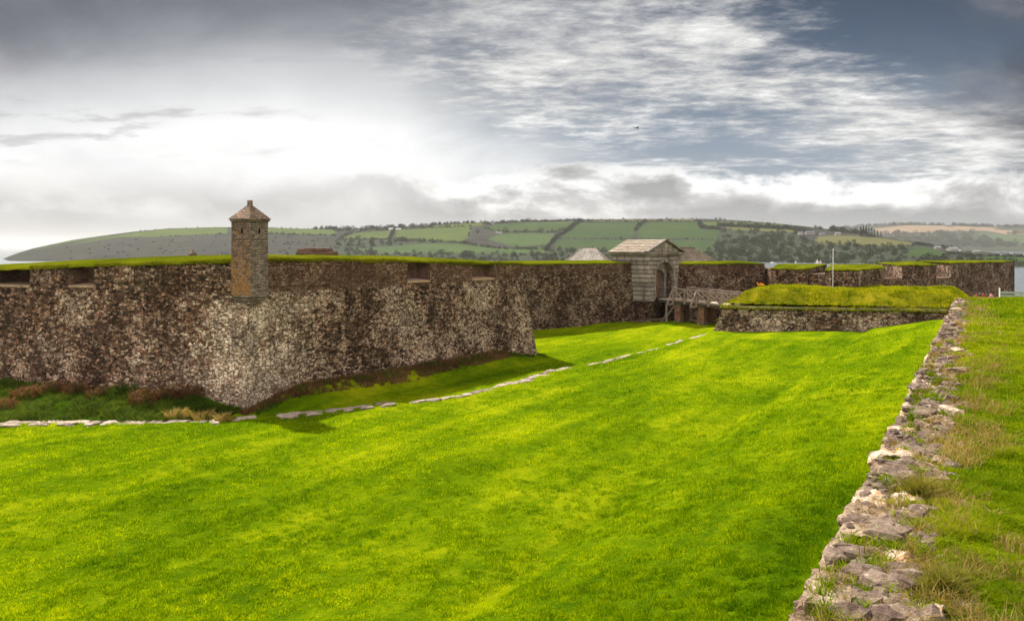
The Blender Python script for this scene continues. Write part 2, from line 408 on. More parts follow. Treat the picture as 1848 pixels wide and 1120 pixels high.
class MB:
    """collects simple solids, linked as one mesh object"""
    def __init__(s): s.v = []; s.f = []
    def hexa(s, c):      # 8 corners: bottom 4 ccw, top 4 ccw
        n = len(s.v); s.v += [tuple(q) for q in c]
        s.f += [tuple(n + i for i in q) for q in ((3, 2, 1, 0), (4, 5, 6, 7), (0, 1, 5, 4), (1, 2, 6, 5), (2, 3, 7, 6), (3, 0, 4, 7))]
        return s
    def box(s, c, d, rz=0., taper=1.0):
        cs, sn = math.cos(rz), math.sin(rz); P = []
        for zz, k in ((-.5, 1.), (.5, taper)):
            for a, b in ((-.5, -.5), (.5, -.5), (.5, .5), (-.5, .5)):
                lx, ly = a * d[0] * k, b * d[1] * k
                P.append((c[0] + lx * cs - ly * sn, c[1] + lx * sn + ly * cs, c[2] + zz * d[2]))
        return s.hexa(P)
    def prism(s, pts, z0, z1):   # plan polygon ccw; z0,z1 numbers or lists
        n = len(pts); z0 = z0 if isinstance(z0, (list, tuple)) else [z0] * n; z1 = z1 if isinstance(z1, (list, tuple)) else [z1] * n
        b = len(s.v); s.v += [(p[0], p[1], z) for p, z in zip(pts, z0)] + [(p[0], p[1], z) for p, z in zip(pts, z1)]
        s.f += [tuple(b + n - 1 - i for i in range(n)), tuple(b + n + i for i in range(n))]
        s.f += [(b + i, b + (i + 1) % n, b + n + (i + 1) % n, b + n + i) for i in range(n)]
        return s
    def beam(s, a, b, w, h=None):
        h = h or w; a = Vector(a); b = Vector(b); d = (b - a).normalized()
        up = Vector((0, 0, 1)) if abs(d.z) < .95 else Vector((1, 0, 0))
        r = d.cross(up).normalized(); q = r.cross(d).normalized()
        P = []
        for e in (a, b):
            for i, j in ((-1, -1), (1, -1), (1, 1), (-1, 1)): P.append(e + r * (i * w / 2) + q * (j * h / 2))
        return s.hexa(P)
    def tube(s, a, b, r0, r1=None, n=8):
        r1 = r0 if r1 is None else r1; a = Vector(a); b = Vector(b); d = (b - a).normalized()
        up = Vector((0, 0, 1)) if abs(d.z) < .95 else Vector((1, 0, 0))
        r = d.cross(up).normalized(); q = r.cross(d).normalized(); k = len(s.v)
        for e, rr in ((a, r0), (b, r1)):
            for i in range(n):
                t = 2 * math.pi * i / n; s.v.append(tuple(e + (r * math.cos(t) + q * math.sin(t)) * rr))
        s.f += [(k + i, k + (i + 1) % n, k + n + (i + 1) % n, k + n + i) for i in range(n)]
        s.f += [tuple(k + n - 1 - i for i in range(n)), tuple(k + n + i for i in range(n))]
        return s
    def quad(s, *p): n = len(s.v); s.v += [tuple(q) for q in p]; s.f.append(tuple(range(n, n + len(p)))); return s
    def build(s, name, mat, parent=None, smooth=False, bevel=0., sub=0, rough=0., seed=0):
        me = bpy.data.meshes.new(name); bm = bmesh.new()
        vs = [bm.verts.new(p) for p in s.v]
        for f in s.f:
            try: bm.faces.new([vs[i] for i in f])
            except ValueError: pass
        bmesh.ops.recalc_face_normals(bm, faces=bm.faces)
        if bevel: bmesh.ops.bevel(bm, geom=list(bm.edges), offset=bevel, segments=1, affect='EDGES', clamp_overlap=True)
        if sub:
            for _ in range(sub):
                bmesh.ops.subdivide_edges(bm, edges=[e for e in bm.edges if e.calc_length() > sub_len(s)], cuts=1, use_grid_fill=True)
        if rough:
            for v in bm.verts:
                v.co += Vector(mnoise.noise_vector(v.co * 1.7 + Vector((seed, 0, 0)))) * rough
        bm.normal_update()
        ul = bm.loops.layers.uv.new('UVMap')
        for f in bm.faces:
            n = f.normal
            if abs(n.z) > .75:
                for l in f.loops: l[ul].uv = (l.vert.co.x, l.vert.co.y)
            else:
                t = Vector((-n.y, n.x)).normalized(); t = (round(t[0], 2), round(t[1], 2))
                for l in f.loops: l[ul].uv = (l.vert.co.x * t[0] + l.vert.co.y * t[1], l.vert.co.z)
            f.smooth = smooth
        bm.to_mesh(me); bm.free()
        return link_mesh(name, me, mat, parent)
def sub_len(s): return .5

def W(px, d, py=None, z=None):
    return ((px - CX) / F * d, d, -(py - HY) / F * d if py is not None else z)
def interp(x, xs, ys): return float(np.interp(x, xs, ys))

# value noise in numpy (several octaves)
_T = RNG.random((256, 256)).astype(np.float32)
def vn(x, y, sc=1.0, octs=4, seed=0, rough=.5):
    x = np.asarray(x, dtype=np.float64) * sc + 31.7 * seed; y = np.asarray(y, dtype=np.float64) * sc + 17.3 * seed
    out = 0; amp = 1.; tot = 0
    for o in range(octs):
        xi = np.floor(x).astype(int); yi = np.floor(y).astype(int); fx = x - xi; fy = y - yi
        fx = fx * fx * (3 - 2 * fx); fy = fy * fy * (3 - 2 * fy)
        a = _T[xi & 255, yi & 255]; b = _T[(xi + 1) & 255, yi & 255]; c = _T[xi & 255, (yi + 1) & 255]; d = _T[(xi + 1) & 255, (yi + 1) & 255]
        out = out + amp * ((a * (1 - fx) + b * fx) * (1 - fy) + (c * (1 - fx) + d * fx) * fy)
        tot += amp; amp *= rough; x = x * 2.03 + 5.1; y = y * 2.03 + 9.7
    return out / tot
def sstep(a, b, x): t = np.clip((np.asarray(x, dtype=float) - a) / (b - a), 0, 1); return t * t * (3 - 2 * t)

# ------------------------------------------------------------------ ground shapes
DRAIN = np.array([(-70, 44), (-45, 41.5), (-26.1, 41.0), (-17.8, 41.4), (-14.2, 42.6), (-9.9, 44.2), (-5.6, 46.9), (-2.5, 49.6), (1.0, 54.8), (3.7, 59.3), (5.7, 61.3), (8.9, 65.9), (15.6, 76.3), (20.9, 85.3)])
WD = Vector((.5037, .8639)); WN = Vector((.8639, -.5037))      # along / outwards of the bank wall
def wallq(x, y): return (x + 1.0 - .583 * y) * .8639
def seg_dist(x, y, pts):
    best = np.full(np.shape(x), 1e9); sgn = np.ones(np.shape(x))
    for (ax, ay), (bx, by) in zip(pts[:-1], pts[1:]):
        dx, dy = bx - ax, by - ay; L2 = dx * dx + dy * dy
        t = np.clip(((x - ax) * dx + (y - ay) * dy) / L2, 0, 1)
        ex, ey = x - (ax + t * dx), y - (ay + t * dy); d = np.hypot(ex, ey)
        s = np.sign(dx * ey - dy * ex); sgn = np.where(d < best, s, sgn); best = np.minimum(best, d)
    return best, sgn          # sgn > 0 on the fort side
BL = (-33.0, 51.6); B1 = (2.3, 67.6); BFL = (-60.0, 62.1)
def lawn_z(x, y):
    x = np.asarray(x, float); y = np.asarray(y, float)
    q = wallq(x, y)
    z = -8.75 + 0 * x
    z = z + 2.0 * sstep(-11.5, -1.0, q) * sstep(120, 60, y)
    z = z + .35 * sstep(-9.6, -8.6, q) - .22 * sstep(-10.6, -9.4, q)
    d, s = seg_dist(x, y, DRAIN)
    near = sstep(7, 0, d)
    z = z - .25 * sstep(14, 0, d) * (s < 0)
    z = np.where(s > 0, -9.12 + .12 * sstep(.2, 3, d), z)
    # soil heaped against the foot of the bastion's right face
    fx, fy = B1[0] - B0[0], B1[1] - B0[1]; L = math.hypot(fx, fy)
    t = ((x - B0[0]) * fx + (y - B0[1]) * fy) / L
    n = ((x - B0[0]) * fy - (y - B0[1]) * fx) / L
    z = z + .80 * sstep(2.7, .2, n) * sstep(-.5, 4, t) * sstep(L + 1.5, L - 7, t)
    # and against the left face
    fx, fy = BL[0] - B0[0], BL[1] - B0[1]; L2 = math.hypot(fx, fy)
    t2 = ((x - B0[0]) * fx + (y - B0[1]) * fy) / L2
    n2 = -((x - B0[0]) * fy - (y - B0[1]) * fx) / L2
    z = z + .45 * sstep(4.5, .2, n2) * sstep(.0, 4, t2)
    z = z + .35 * sstep(82, 93, y) * sstep(-10, 5, x) * (s > 0)
    z = z + (vn(x, y, .16, 3, 2) - .5) * .42 + (vn(x, y, .6, 3, 5) - .5) * .17 * np.where(s < 0, 1, .5)
    return z
def bank_z(x, y):
    x = np.asarray(x, float); y = np.asarray(y, float)
    q = wallq(x, y)
    z = -1.98 - np.maximum(y - 31, 0) * .0685 - np.maximum(y - 109, 0) * .35
    z = z - .0 * q + (vn(x, y, .35, 4, 8) - .5) * .22 * sstep(.2, 2, q) * sstep(40, 20, y)
    z = z - .10 * sstep(.7, .25, q)
    return np.maximum(z, -27.5)

def grid_sheet(name, xs, ys, zf, mat, mask=None, label=None):
    Xg, Yg = np.meshgrid(xs, ys); Z = zf(Xg, Yg); nx, ny = len(xs), len(ys)
    V = np.stack([Xg.ravel(), Yg.ravel(), Z.ravel()], 1)
    i = (np.arange(ny - 1)[:, None] * nx + np.arange(nx - 1)[None, :]).ravel()
    Fc = np.stack([i, i + 1, i + nx + 1, i + nx], 1)
    if mask is not None:
        c = V[Fc].mean(1); Fc = Fc[mask(c[:, 0], c[:, 1])]
    o = np_mesh(name, V, Fc, mat, smooth=True); tag(o, kind='structure', label=label); return o

ys = np.concatenate([np.arange(4, 60, .28), np.arange(60, 118, .55)]); xs = np.concatenate([np.arange(-75, -35, .8), np.arange(-35, 30, .28), np.arange(30, 62, .6)])
lawn = grid_sheet('moat_lawn', xs, ys, lawn_z, MAT['lawn'], lambda x, y: wallq(x, y) < .8, 'bright green mown lawn filling the wide dry moat')
# bank to the right, laid out along the wall
def bank_sheet():
    s = np.concatenate([np.arange(-6, 45, .22), np.arange(45, 160, 2.0)]); q = np.concatenate([np.arange(.25, 14, .22), np.geomspace(14, 160, 40)])
    S, Q = np.meshgrid(s, q); Xg = -1.0 + S * WD.x + Q * WN.x; Yg = S * WD.y + Q * WN.y
    Z = bank_z(Xg, Yg); nx, ny = len(s), len(q)
    V = np.stack([Xg.ravel(), Yg.ravel(), Z.ravel()], 1)
    i = (np.arange(ny - 1)[:, None] * nx + np.arange(nx - 1)[None, :]).ravel()
    o = np_mesh('bank_grass', V, np.stack([i, i + nx, i + nx + 1, i + 1], 1), MAT['bank'], smooth=True)
    tag(o, kind='structure', label='grassy bank above the moat, dry and yellow beside the wall')
bank_sheet()
# the headland the fort stands on, dropping to the sea
def land_z(x, y):
    edge = np.minimum(np.minimum(190 - y, x + 170), 175 - x)
    return np.where(True, -9.9 - 18.5 * sstep(45, 0, edge), 0) + (vn(x, y, .03, 3, 3) - .5) * .8
grid_sheet('headland', np.arange(-200, 215, 4.), np.arange(-200, 215, 4.), land_z, MAT['under'], None, 'headland the fort stands on')

# ------------------------------------------------------------------ sea
def sea():
    m, nt, b = new_mat('sea_water'); p = pos(nt)
    x, y, z = separate(nt, p)
    setc(nt, b, (.10, .13, .15), .22, .5)
    bump(nt, b, noise(nt, combine(nt, x * .12, y * .35), 1., 5, .6), .6, .35)
    h = 19000
    o = np_mesh('sea', [(-h, -3000, -26), (h, -3000, -26), (h, 30000, -26), (-h, 30000, -26)], [(0, 1, 2, 3)], m)
    tag(o, kind='structure', label='pale grey harbour water')
sea()

# ------------------------------------------------------------------ bastion
def unit(a, b): d = Vector((b[0] - a[0], b[1] - a[1])); return d.normalized(), d.length
def battered(name, a, b, zb, zc, inset, mat, parent, step=.28, rough=.05, seed=1, inset_a=None, inset_b=None, zfun=None):
    """battered rubble face from plan point a to b (outer side on the right of a->b); corner mitres inset_a / inset_b as xy offsets at the top"""
    t, L = unit(a, b); n = Vector((t.y, -t.x))
    ia = inset_a or (-n.x * inset, -n.y * inset); ib = inset_b or (-n.x * inset, -n.y * inset)
    ns = max(2, int(L / step)); nh = max(2, int((zc - zb) / step))
    S, H = np.meshgrid(np.linspace(0, 1, ns), np.linspace(0, 1, nh))
    tx, ty = a[0] + (b[0] - a[0]) * S, a[1] + (b[1] - a[1]) * S
    ux, uy = tx + H * (ia[0] + (ib[0] - ia[0]) * S), ty + H * (ia[1] + (ib[1] - ia[1]) * S)
    Z = zb + (zc - zb) * H
    dsp = ((vn(S * L, Z, 2.6, 3, seed) - .5) * 2 * rough + (vn(S * L, Z, .35, 2, seed + 3) - .5) * .16) * sstep(0, .04, S) * sstep(1, .96, S) * sstep(1, .95, H)
    V = np.stack([(ux + n.x * dsp).ravel(), (uy + n.y * dsp).ravel(), Z.ravel()], 1)
    i = (np.arange(nh - 1)[:, None] * ns + np.arange(ns - 1)[None, :]).ravel()
    Fc = np.stack([i, i + 1, i + ns + 1, i + ns], 1)
    o = np_mesh(name, V, Fc, mat, parent, smooth=False, uv=False)
    me = o.data; l = me.uv_layers.new(name='UVMap'); uvv = np.stack([(S * L).ravel() + seed * 13.0, Z.ravel()], 1)
    l.data.foreach_set('uv', uvv[Fc.ravel()].astype(np.float32).ravel())
    return o
def isect(p, d, q, e):
    den = d.x * e.y - d.y * e.x; t = ((q[0] - p[0]) * e.y - (q[1] - p[1]) * e.x) / den
    return (p[0] + d.x * t, p[1] + d.y * t)
def inset_corner(a, b, c, k):
    """point k metres inside the corner b of chain a-b-c whose outer side is on the right"""
    t1, _ = unit(a, b); t2, _ = unit(b, c); n1 = Vector((t1.y, -t1.x)); n2 = Vector((t2.y, -t2.x))
    return isect((b[0] - n1.x * k, b[1] - n1.y * k), t1, (b[0] - n2.x * k, b[1] - n2.y * k), t2)
def inset_end(a, b, k, at_b=True):
    t, _ = unit(a, b); n = Vector((t.y, -t.x)); e = b if at_b else a
    return (e[0] - n.x * k, e[1] - n.y * k)

ZC = -2.6          # cordon level
BK = (-4.6, 83.5)  # back end of the hidden flank
bastion = thing('stone_bastion', 'tall sloping rubble bastion with whitish stones at its corner and turf on top', 'bastion', (0, 0, 0))
chain = [BFL, B0, B1, BK]
INS = 1.15
def off(i, k=INS):
    if i == 0: return inset_end(chain[0], chain[1], k, False)
    if i == 3: return inset_end(chain[2], chain[3], k, True)
    return inset_corner(chain[i - 1], chain[i], chain[i + 1], k)
TOPC = [off(i) for i in range(4)]
def dlt(i): return (TOPC[i][0] - chain[i][0], TOPC[i][1] - chain[i][1])
battered('wall', chain[0], chain[1], -9.9, ZC, INS, MAT['bastion_left'], bastion, .22, .055, 1, dlt(0), dlt(1))
battered('wall', chain[1], chain[2], -9.9, ZC, INS, MAT['bastion'], bastion, .22, .05, 2, dlt(1), dlt(2))
battered('wall', chain[2], chain[3], -9.9, ZC, INS, MAT['curtain'], bastion, .5, .05, 3, dlt(2), dlt(3))

# lip (outer top edge) heights read off the photo as (px, py)
LIPR = ([470, 600, 735, 850, 945], [468, 467, 470, 474, 475.5]); CRR = ([470, 560, 660, 740, 850, 945], [460, 460, 461, 463.5, 469, 473.5])
LIPL = ([-400, 0, 55, 125, 180, 250, 410, 445], [496, 483, 482, 478.5, 477, 475, 470.5, 469]); CRL = ([-400, 0, 80, 200, 300, 410, 445], [489, 477.5, 473, 467, 463, 460, 460])
def px_of(x, y): return CX + F * x / y
def lipz(pt, tab): return -(interp(px_of(*pt), *tab) - HY) / F * pt[1]

def parapet(a, b, tab, tabc, gaps, mat, seed, depth=5.2, cut_a=None, cut_b=None):
    """vertical brick parapet on the cordon between plan points a..b, with embrasure recesses (s0,s1,sill_z,depth)"""
    t, L = unit(a, b); n = Vector((t.y, -t.x))
    P = lambda s, k=0.0: (a[0] + t.x * s - n.x * k, a[1] + t.y * s - n.y * k)
    # recess geometry: face pieces between the gaps
    cuts = [0.] + [q for g in gaps for q in (g[0], g[1])] + [L]
    m = MB(); segs = []
    for i in range(0, len(cuts), 2): segs.append((cuts[i], cuts[i + 1]))
    def strip(s0, s1, zb, ztop_f, k0=0., k1=0.):
        k = max(1, int((s1 - s0) / .4)); 
        for j in range(k):
            u0 = s0 + (s1 - s0) * j / k; u1 = s0 + (s1 - s0) * (j + 1) / k
            e0 = k0 + (k1 - k0) * j / k; e1 = k0 + (k1 - k0) * (j + 1) / k
            nz = 5; z00 = zb; 
            p0, p1 = P(u0, e0), P(u1, e1); t0, t1 = ztop_f(u0), ztop_f(u1)
            for r in range(nz):
                f0, f1 = r / nz, (r + 1) / nz
                m.quad((*p0, zb + (t0 - zb) * f0), (*p1, zb + (t1 - zb) * f0), (*p1, zb + (t1 - zb) * f1), (*p0, zb + (t0 - zb) * f1))
    zt = lambda s: lipz(P(s), tab) + (float(vn(s, seed * 3.3, .9, 4, 7, .6)) - .5) * .15
    for s0, s1 in segs: strip(s0, s1, ZC - .02, zt)
    for g in gaps: strip(g[0], g[1], ZC - .02, lambda s, g=g: g[2])
    m.build('parapet', mat, bastion)
    for g in gaps:
        s0, s1, sill, dep = g; sp = .0
        c0, c1 = s0 + .25, s1 - .25
        br = MB()
        br.quad((*P(s0), sill), (*P(c0, dep), sill + .12), (*P(c0, dep), zt(c0) + .06), (*P(s0), zt(s0)))
        br.quad((*P(c1, dep), sill + .12), (*P(s1), sill), (*P(s1), zt(s1)), (*P(c1, dep), zt(c1) + .06))
        br.quad((*P(c0, dep), sill + .12), (*P(c1, dep), sill + .12), (*P(c1, dep), zt(c1) + .06), (*P(c0, dep), zt(c0) + .06))
        e = br.build('embrasure', MAT['brick_dark'] if g is gaps[-1 if mat is MAT['brick_brown'] and seed == 1 else 0] else MAT['brick_brown'], bastion)
        si = MB(); si.hexa([(*P(s0, -.04), sill - .12), (*P(s1, -.04), sill - .12), (*P(c1, dep), sill), (*P(c0, dep), sill),
                            (*P(s0, -.04), sill), (*P(s1, -.04), sill), (*P(c1, dep), sill + .13), (*P(c0, dep), sill + .13)])
        si.build('sill', MAT['slab_tan'], e)
    return P, t, n, L, zt
MAT['slab_tan'] = simple('tan_sill_stone', (.42, .30, .21), .85, .35, 2.)

def s_at_px(a, b, px):
    k = (px - CX) / F; t, L = unit(a, b)
    # (ax + t.x s) = k (ay + t.y s)
    return (k * a[1] - a[0]) / (t.x - k * t.y)
TA, TB, TC_, TD = TOPC
gR = [(s_at_px(TB, TC_, 735), s_at_px(TB, TC_, 776), None, 1.0), (s_at_px(TB, TC_, 852), s_at_px(TB, TC_, 892), None, .8)]
gR = [(g[0], g[1], z, g[3]) for g, z in zip(gR, (-2.35, -2.42))]
gL = [(s_at_px(TA, TB, -30), s_at_px(TA, TB, 54), -2.45, 2.4), (s_at_px(TA, TB, 124), s_at_px(TA, TB, 170), -2.38, 1.2)]
MAT['parapet_left'] = rubble('parapet_rubble', .26, .12, 1.4, .35, 1.0, moss=.5)
MAT['parapet_right'] = rubble('parapet_brick', .27, .10, 1.25, .5, .7, moss=.15, topband=-6)
infoL = parapet(TA, TB, LIPL, CRL, gL, MAT['parapet_left'], 1)
infoR = parapet(TB, TC_, LIPR, CRR, gR, MAT['parapet_right'], 2)
tF, LF = unit(TC_, TD); fm = MB()
fm.hexa([(*TC_, ZC - .02), (*TD, ZC - .02), (TD[0] - 1, TD[1], ZC - .02), (TC_[0] - 1, TC_[1] + .1, ZC - .02), (*TC_, lipz(TC_, LIPR)), (*TD, -1.7), (TD[0] - 1, TD[1], -1.7), (TC_[0] - 1, TC_[1] + .1, lipz(TC_, LIPR))])
fm.build('parapet', MAT['curtain'], bastion)

def turf_strip(info, tab, tabc, parent, gaps, width=5.0, far=9.0, gapfill=True):
    P, t, n, L, zt = info
    ss = np.linspace(0.0, L, int(L / .3)); ks = np.array([-.10, .0, .25, .8, 1.6, 2.6, 3.8, width, width + 1.5, far])
    V = []
    for s in ss:
        z0 = zt(s); pc = P(s, width); zc = -(interp(px_of(*pc), *tabc) - HY) / F * pc[1]
        for k in ks:
            x, y = P(s, k)
            f = min(1., max(0., k / width)); z = z0 + .02 + (zc - z0) * (f ** .8)
            if k > width: z = zc - .05 * (k - width)
            if k < 0: z = z0 - .05 - .16 * float(vn(s, 2.2, 2.1, 3, 9))
            z += (float(vn(x, y, 1.1, 3, 4)) - .5) * .10 * (1 if k > -.05 else .6)
            V.append((x, y, z))
    nk = len(ks); ns = len(ss)
    i = (np.arange(ns - 1)[:, None] * nk + np.arange(nk - 1)[None, :]).ravel()
    Fc = np.stack([i, i + nk, i + nk + 1, i + 1], 1)
    V = np.array(V)
    cen = V[Fc].mean(1); other = infoR if info is infoL else infoL
    def inw(I): return -((cen[:, 0] - I[0](0.)[0]) * I[2].x + (cen[:, 1] - I[0](0.)[1]) * I[2].y)
    keep = inw(info) <= inw(other) + .25; sc_ = np.repeat((ss[:-1] + ss[1:]) / 2, nk - 1); kc = np.tile((ks[:-1] + ks[1:]) / 2, ns - 1)
    
    o = np_mesh('turf', V, Fc[keep], MAT['turf'], parent, smooth=True); return o
turf_strip(infoR, LIPR, CRR, bastion, gR)
turf_strip(infoL, LIPL, CRL, bastion, gL)
# turfed terreplein filling the bastion behind the parapets
inner = [P_ for P_ in (infoL[0](2, 8.5), infoL[0](infoL[3] - 1, 8.5), infoR[0](infoR[3] - 6, 8.5), (-22, 84), (-66, 80))]
MB().prism(inner[::-1], -9.9, -2.2).build('terreplein', MAT['turf'], bastion)

# ------------------------------------------------------------------ turret
def turret(label, loc, rz, body_h, parent_lichen=True, side=1.42, copies=False, group=None):
    T = thing('sentry_turret', label, 'turret', loc, rz, group)
    h = side / 2
    w1 = MB(); w1.box((0, 0, body_h / 2), (side, side, body_h))
    o = w1.build('walls', [MAT['tower_stone'], MAT['tower_lichen']], T, sub=3, rough=.035)
    for p in o.data.polygons:
        if p.normal.x < -.5 : p.material_index = 1
    cor = MB(); cor.box((0, 0, body_h + .05), (side + .16, side + .16, .12)); cor.build('cornice', MAT['tower_stone'], T, bevel=.02)
    e = h + .14; z0 = body_h + .113; ht = .80
    roof = MB(); n = len(roof.v); roof.v += [(-e, -e, z0), (e, -e, z0), (e, e, z0), (-e, e, z0), (-.14, -.14, z0 + ht), (.14, -.14, z0 + ht), (.14, .14, z0 + ht), (-.14, .14, z0 + ht)]
    roof.f += [(3, 2, 1, 0), (4, 5, 6, 7), (0, 1, 5, 4), (1, 2, 6, 5), (2, 3, 7, 6), (3, 0, 4, 7)]
    r = roof.build('roof', MAT['turret_roof'], T, sub=3, rough=.04)
    fin = MB(); fin.box((0, 0, z0 + ht + .13), (.26, .26, .34), 0, .92); fin.build('finial', MAT['tower_stone'], r, bevel=.03)
    return T, body_h
MAT['turret_roof'] = brickmat('turret_roof_stone', (.24, .17, .125), (.13, .09, .07), (.03, .026, .02))
tp = (TB[0] + .0, TB[1] + .42)
ang = math.atan2(infoR[1].y, infoR[1].x)
# square turret set on the salient, its corner towards the moat
T1, bh = turret('square stone turret with pyramid roof on the bastion corner, orange lichen on its left side', (tp[0], tp[1], -2.7), R(45) + math.atan2(tp[0], tp[1]) * -1, 4.22)
for sx, ax in ((-1, 0), (1, 0)):
    pass
def slit(parent, side, body_h, face, ux):
    h = side / 2 + .004; m = MB()
    if face == 'L': m.box((-h, ux, 3.65), (.03, .12, .30))
    else: m.box((ux, -h, 3.65), (.12, .03, .30))
    fr = MB()
    o = m.build('window', MAT['dark'], parent); return o
slit(T1, 1.44, bh, 'L', -.10); slit(T1, 1.44, bh, 'R', .0)
# corbelled foot of the turret running down the salient
cm = MB()
for k, (zz, s_) in enumerate(((-2.78, 1.38), (-2.96, 1.22), (-3.12, 1.02), (-3.26, .8), (-3.38, .56))):
    cm.box((0, 0, zz + 2.7), (s_, s_, .20))
c = cm.build('corbel', MAT['tower_stone'], T1, bevel=.05, rough=.03)

# far turrets whose roofs just clear the turf
def far_roof(px, d, py_top, label, wpx):
    s = 1.6 * (wpx * d / F) / 1.9
    T, b_ = turret(label, (0, 0, 0), R(40), 4.0, side=1.5)
    k = wpx / F * d / 2.4
    top = -(py_top - HY) / F * d
    pm = MB(); pm.box((0, 0, -4.5), (2.3, 2.3, 9.0)); pm.build('plinth', MAT['far_wall'], T)
    T.scale = (k, k, k); T.location = ((px - CX) / F * d, d, top - k * 5.3)
far_roof(348, 150, 449.5, 'small grey pyramid roof peeping over the turf, the left and bigger of two', 17)
far_roof(400, 150, 455.5, 'tip of a small pyramid roof just showing over the turf beside the turret', 14)

# brick block on the turf
d_ = 57.
bl = thing('stone_block', 'low stepped stone gun block on the bastion turf, right of the turret', 'block', W(572, d_, 459.5))
mm = MB(); mm.box((0, 0, -.05), (2.66, 1.5, .56)); mm.build('base', MAT['brick_brown'], bl, bevel=.03, sub=2, rough=.03)
mm = MB(); mm.box((-.12, 0, .33), (2.25, 1.2, .20)); mm.build('upper_course', MAT['brick_brown'], bl, bevel=.03)
mm = MB(); mm.box((.1, 0, .465), (1.7, 1.15, .07)); mm.build('slab', MAT['ashlar'], bl, bevel=.02)

# ------------------------------------------------------------------ curtain wall + gatehouse
GN = Vector((.714, -.70)).normalized(); GT = Vector((.70, .714)).normalized()     # gate front normal / along front
C0 = Vector((15.8, 93.5)); GW, GL = 7.16, 5.3
def G(a, b, z): """a along the front from its near corner, b outwards""" ; v = C0 + GT * a + GN * b; return (v.x, v.y, z)
cur = thing('curtain_wall', 'long dark rubble curtain wall between the bastion and the gatehouse, thin turf along its top', 'wall')
ca, cb = (-5.5, 81.6), (14.6, 94.7)
battered('wall', ca, cb, -9.9, -1.75, .75, MAT['curtain'], cur, .35, .05, 4)
ia, ib = inset_end(ca, cb, .75, False), inset_end(ca, cb, .75, True)
t_, L_ = unit(ca, cb); n_ = Vector((t_.y, -t_.x))
def curtain_turf(parent, a, b, z0, z1, w=5., seed=3):
    t, L = unit(a, b); n = Vector((t.y, -t.x)); ss = np.linspace(0, L, max(4, int(L / .5))); ks = np.array([-.08, 0., .4, 1.2, 2.5, 4., w]); V = []
    for s in ss:
        for k in ks:
            x, y = a[0] + t.x * s - n.x * k, a[1] + t.y * s - n.y * k
            z = z0 + (z1 - z0) * max(0, k) / w + (float(vn(x, y, 1.2, 3, seed)) - .5) * .09 + (-.06 - .14 * float(vn(s, 1., 1.9, 3, 9)) if k < 0 else .02 + (float(vn(s, 5., .7, 3, 2)) - .5) * .1); V.append((x, y, z))
    nk, ns = len(ks), len(ss); i = (np.arange(ns - 1)[:, None] * nk + np.arange(nk - 1)[None, :]).ravel()
    return np_mesh('turf', V, np.stack([i, i + nk, i + nk + 1, i + 1], 1), MAT['turf'], parent, smooth=True)
curtain_turf(cur, ia, ib, -1.75, -1.52)
# buttress-like change of plane in the curtain
cur2 = thing('curtain_wall', 'shorter rubble curtain wall right of the gatehouse, behind the timber bridge', 'wall')
ca2, cb2 = (19.0, 97.2), W(1381, 101)[:2]
battered('wall', ca2, cb2, -9.9, -1.95, .6, MAT['curtain'], cur2, .4, .05, 6)
ia2, ib2 = inset_end(ca2, cb2, .6, False), inset_end(ca2, cb2, .6, True)
curtain_turf(cur2, ia2, ib2, -1.95, -1.75)
MB().prism([cb2, ib2, (ib2[0] - .3, ib2[1] + 6), (cb2[0], cb2[1] + 6)], -9.9, -1.97).build('end_wall', MAT['far_wall'], cur2)

gate = thing('gatehouse', 'grey limestone gatehouse with pediment, arched doorway and pale stone slab roof', 'gatehouse')
Z0, ZE = -6.05, -.72
def gbox(m, a0, a1, b0, b1, z0, z1):
    return m.hexa([G(a0, b0, z0), G(a1, b0, z0), G(a1, b1, z0), G(a0, b1, z0), G(a0, b0, z1), G(a1, b0, z1), G(a1, b1, z1), G(a0, b1, z1)])
core = MB(); gbox(core, .16, 1.58, -GL, -.16, Z0, ZE); gbox(core, GW - 1.58, GW - .16, -GL, -.16, Z0, ZE); gbox(core, 1.581, GW - 1.581, -GL, -1.6, Z0, ZE)
core.build('core_wall', MAT['ashlar'], gate)
ARC, RO, ZS = GW / 2, 1.95, -3.62     # arch centre, outer radius, springing
RI = 1.12; ZSI = -3.85
# channelled courses
co = MB(); hc = .505; k = 0; z = Z0
while z < ZE - .05:
    z1 = min(z + hc, ZE)
    zt_ = z1 - .085
    zm = (z + zt_) / 2
    def half(zv): return RO if zv <= ZS else (math.sqrt(max(0, RO ** 2 - (zv - ZS) ** 2)) if zv < ZS + RO else 0)
    hwid = half(zm)
    if hwid > .15:
        gbox(co, 0, ARC - hwid - .36, -.6, 0, z, zt_); gbox(co, ARC + hwid + .36, GW, -.6, 0, z, zt_)
    else: gbox(co, 0, GW, -.6, 0, z, zt_)
    # side wall courses
    gbox(co, -.0, .5, -GL, -.605, z, zt_)
    z = z1; k += 1
co.build('rusticated_course', MAT['ashlar'], gate, bevel=.02)
# front spandrel behind arch ring: ring of voussoirs
vo = MB(); nv = 13
for i in range(nv):
    a0 = math.pi * i / nv + .012; a1 = math.pi * (i + 1) / nv - .012
    pts = []
    for b in (-1.2, .03 if i != nv // 2 else .14):
        for (r, a) in ((RO, a0), (RO, a1), (RO + .36, a1), (RO + .36, a0)):
            pts.append(G(ARC + r * math.cos(a), b, ZS + r * math.sin(a)))
    vo.hexa(pts)
for sgn in (-1, 1):
    x0, x1 = sorted((ARC + sgn * RO, ARC + sgn * (RO + .36))); gbox(vo, x0, x1, -1.2, .03, Z0, ZS)
vo.build('arch_ring', MAT['ashlar'], gate, bevel=.015)
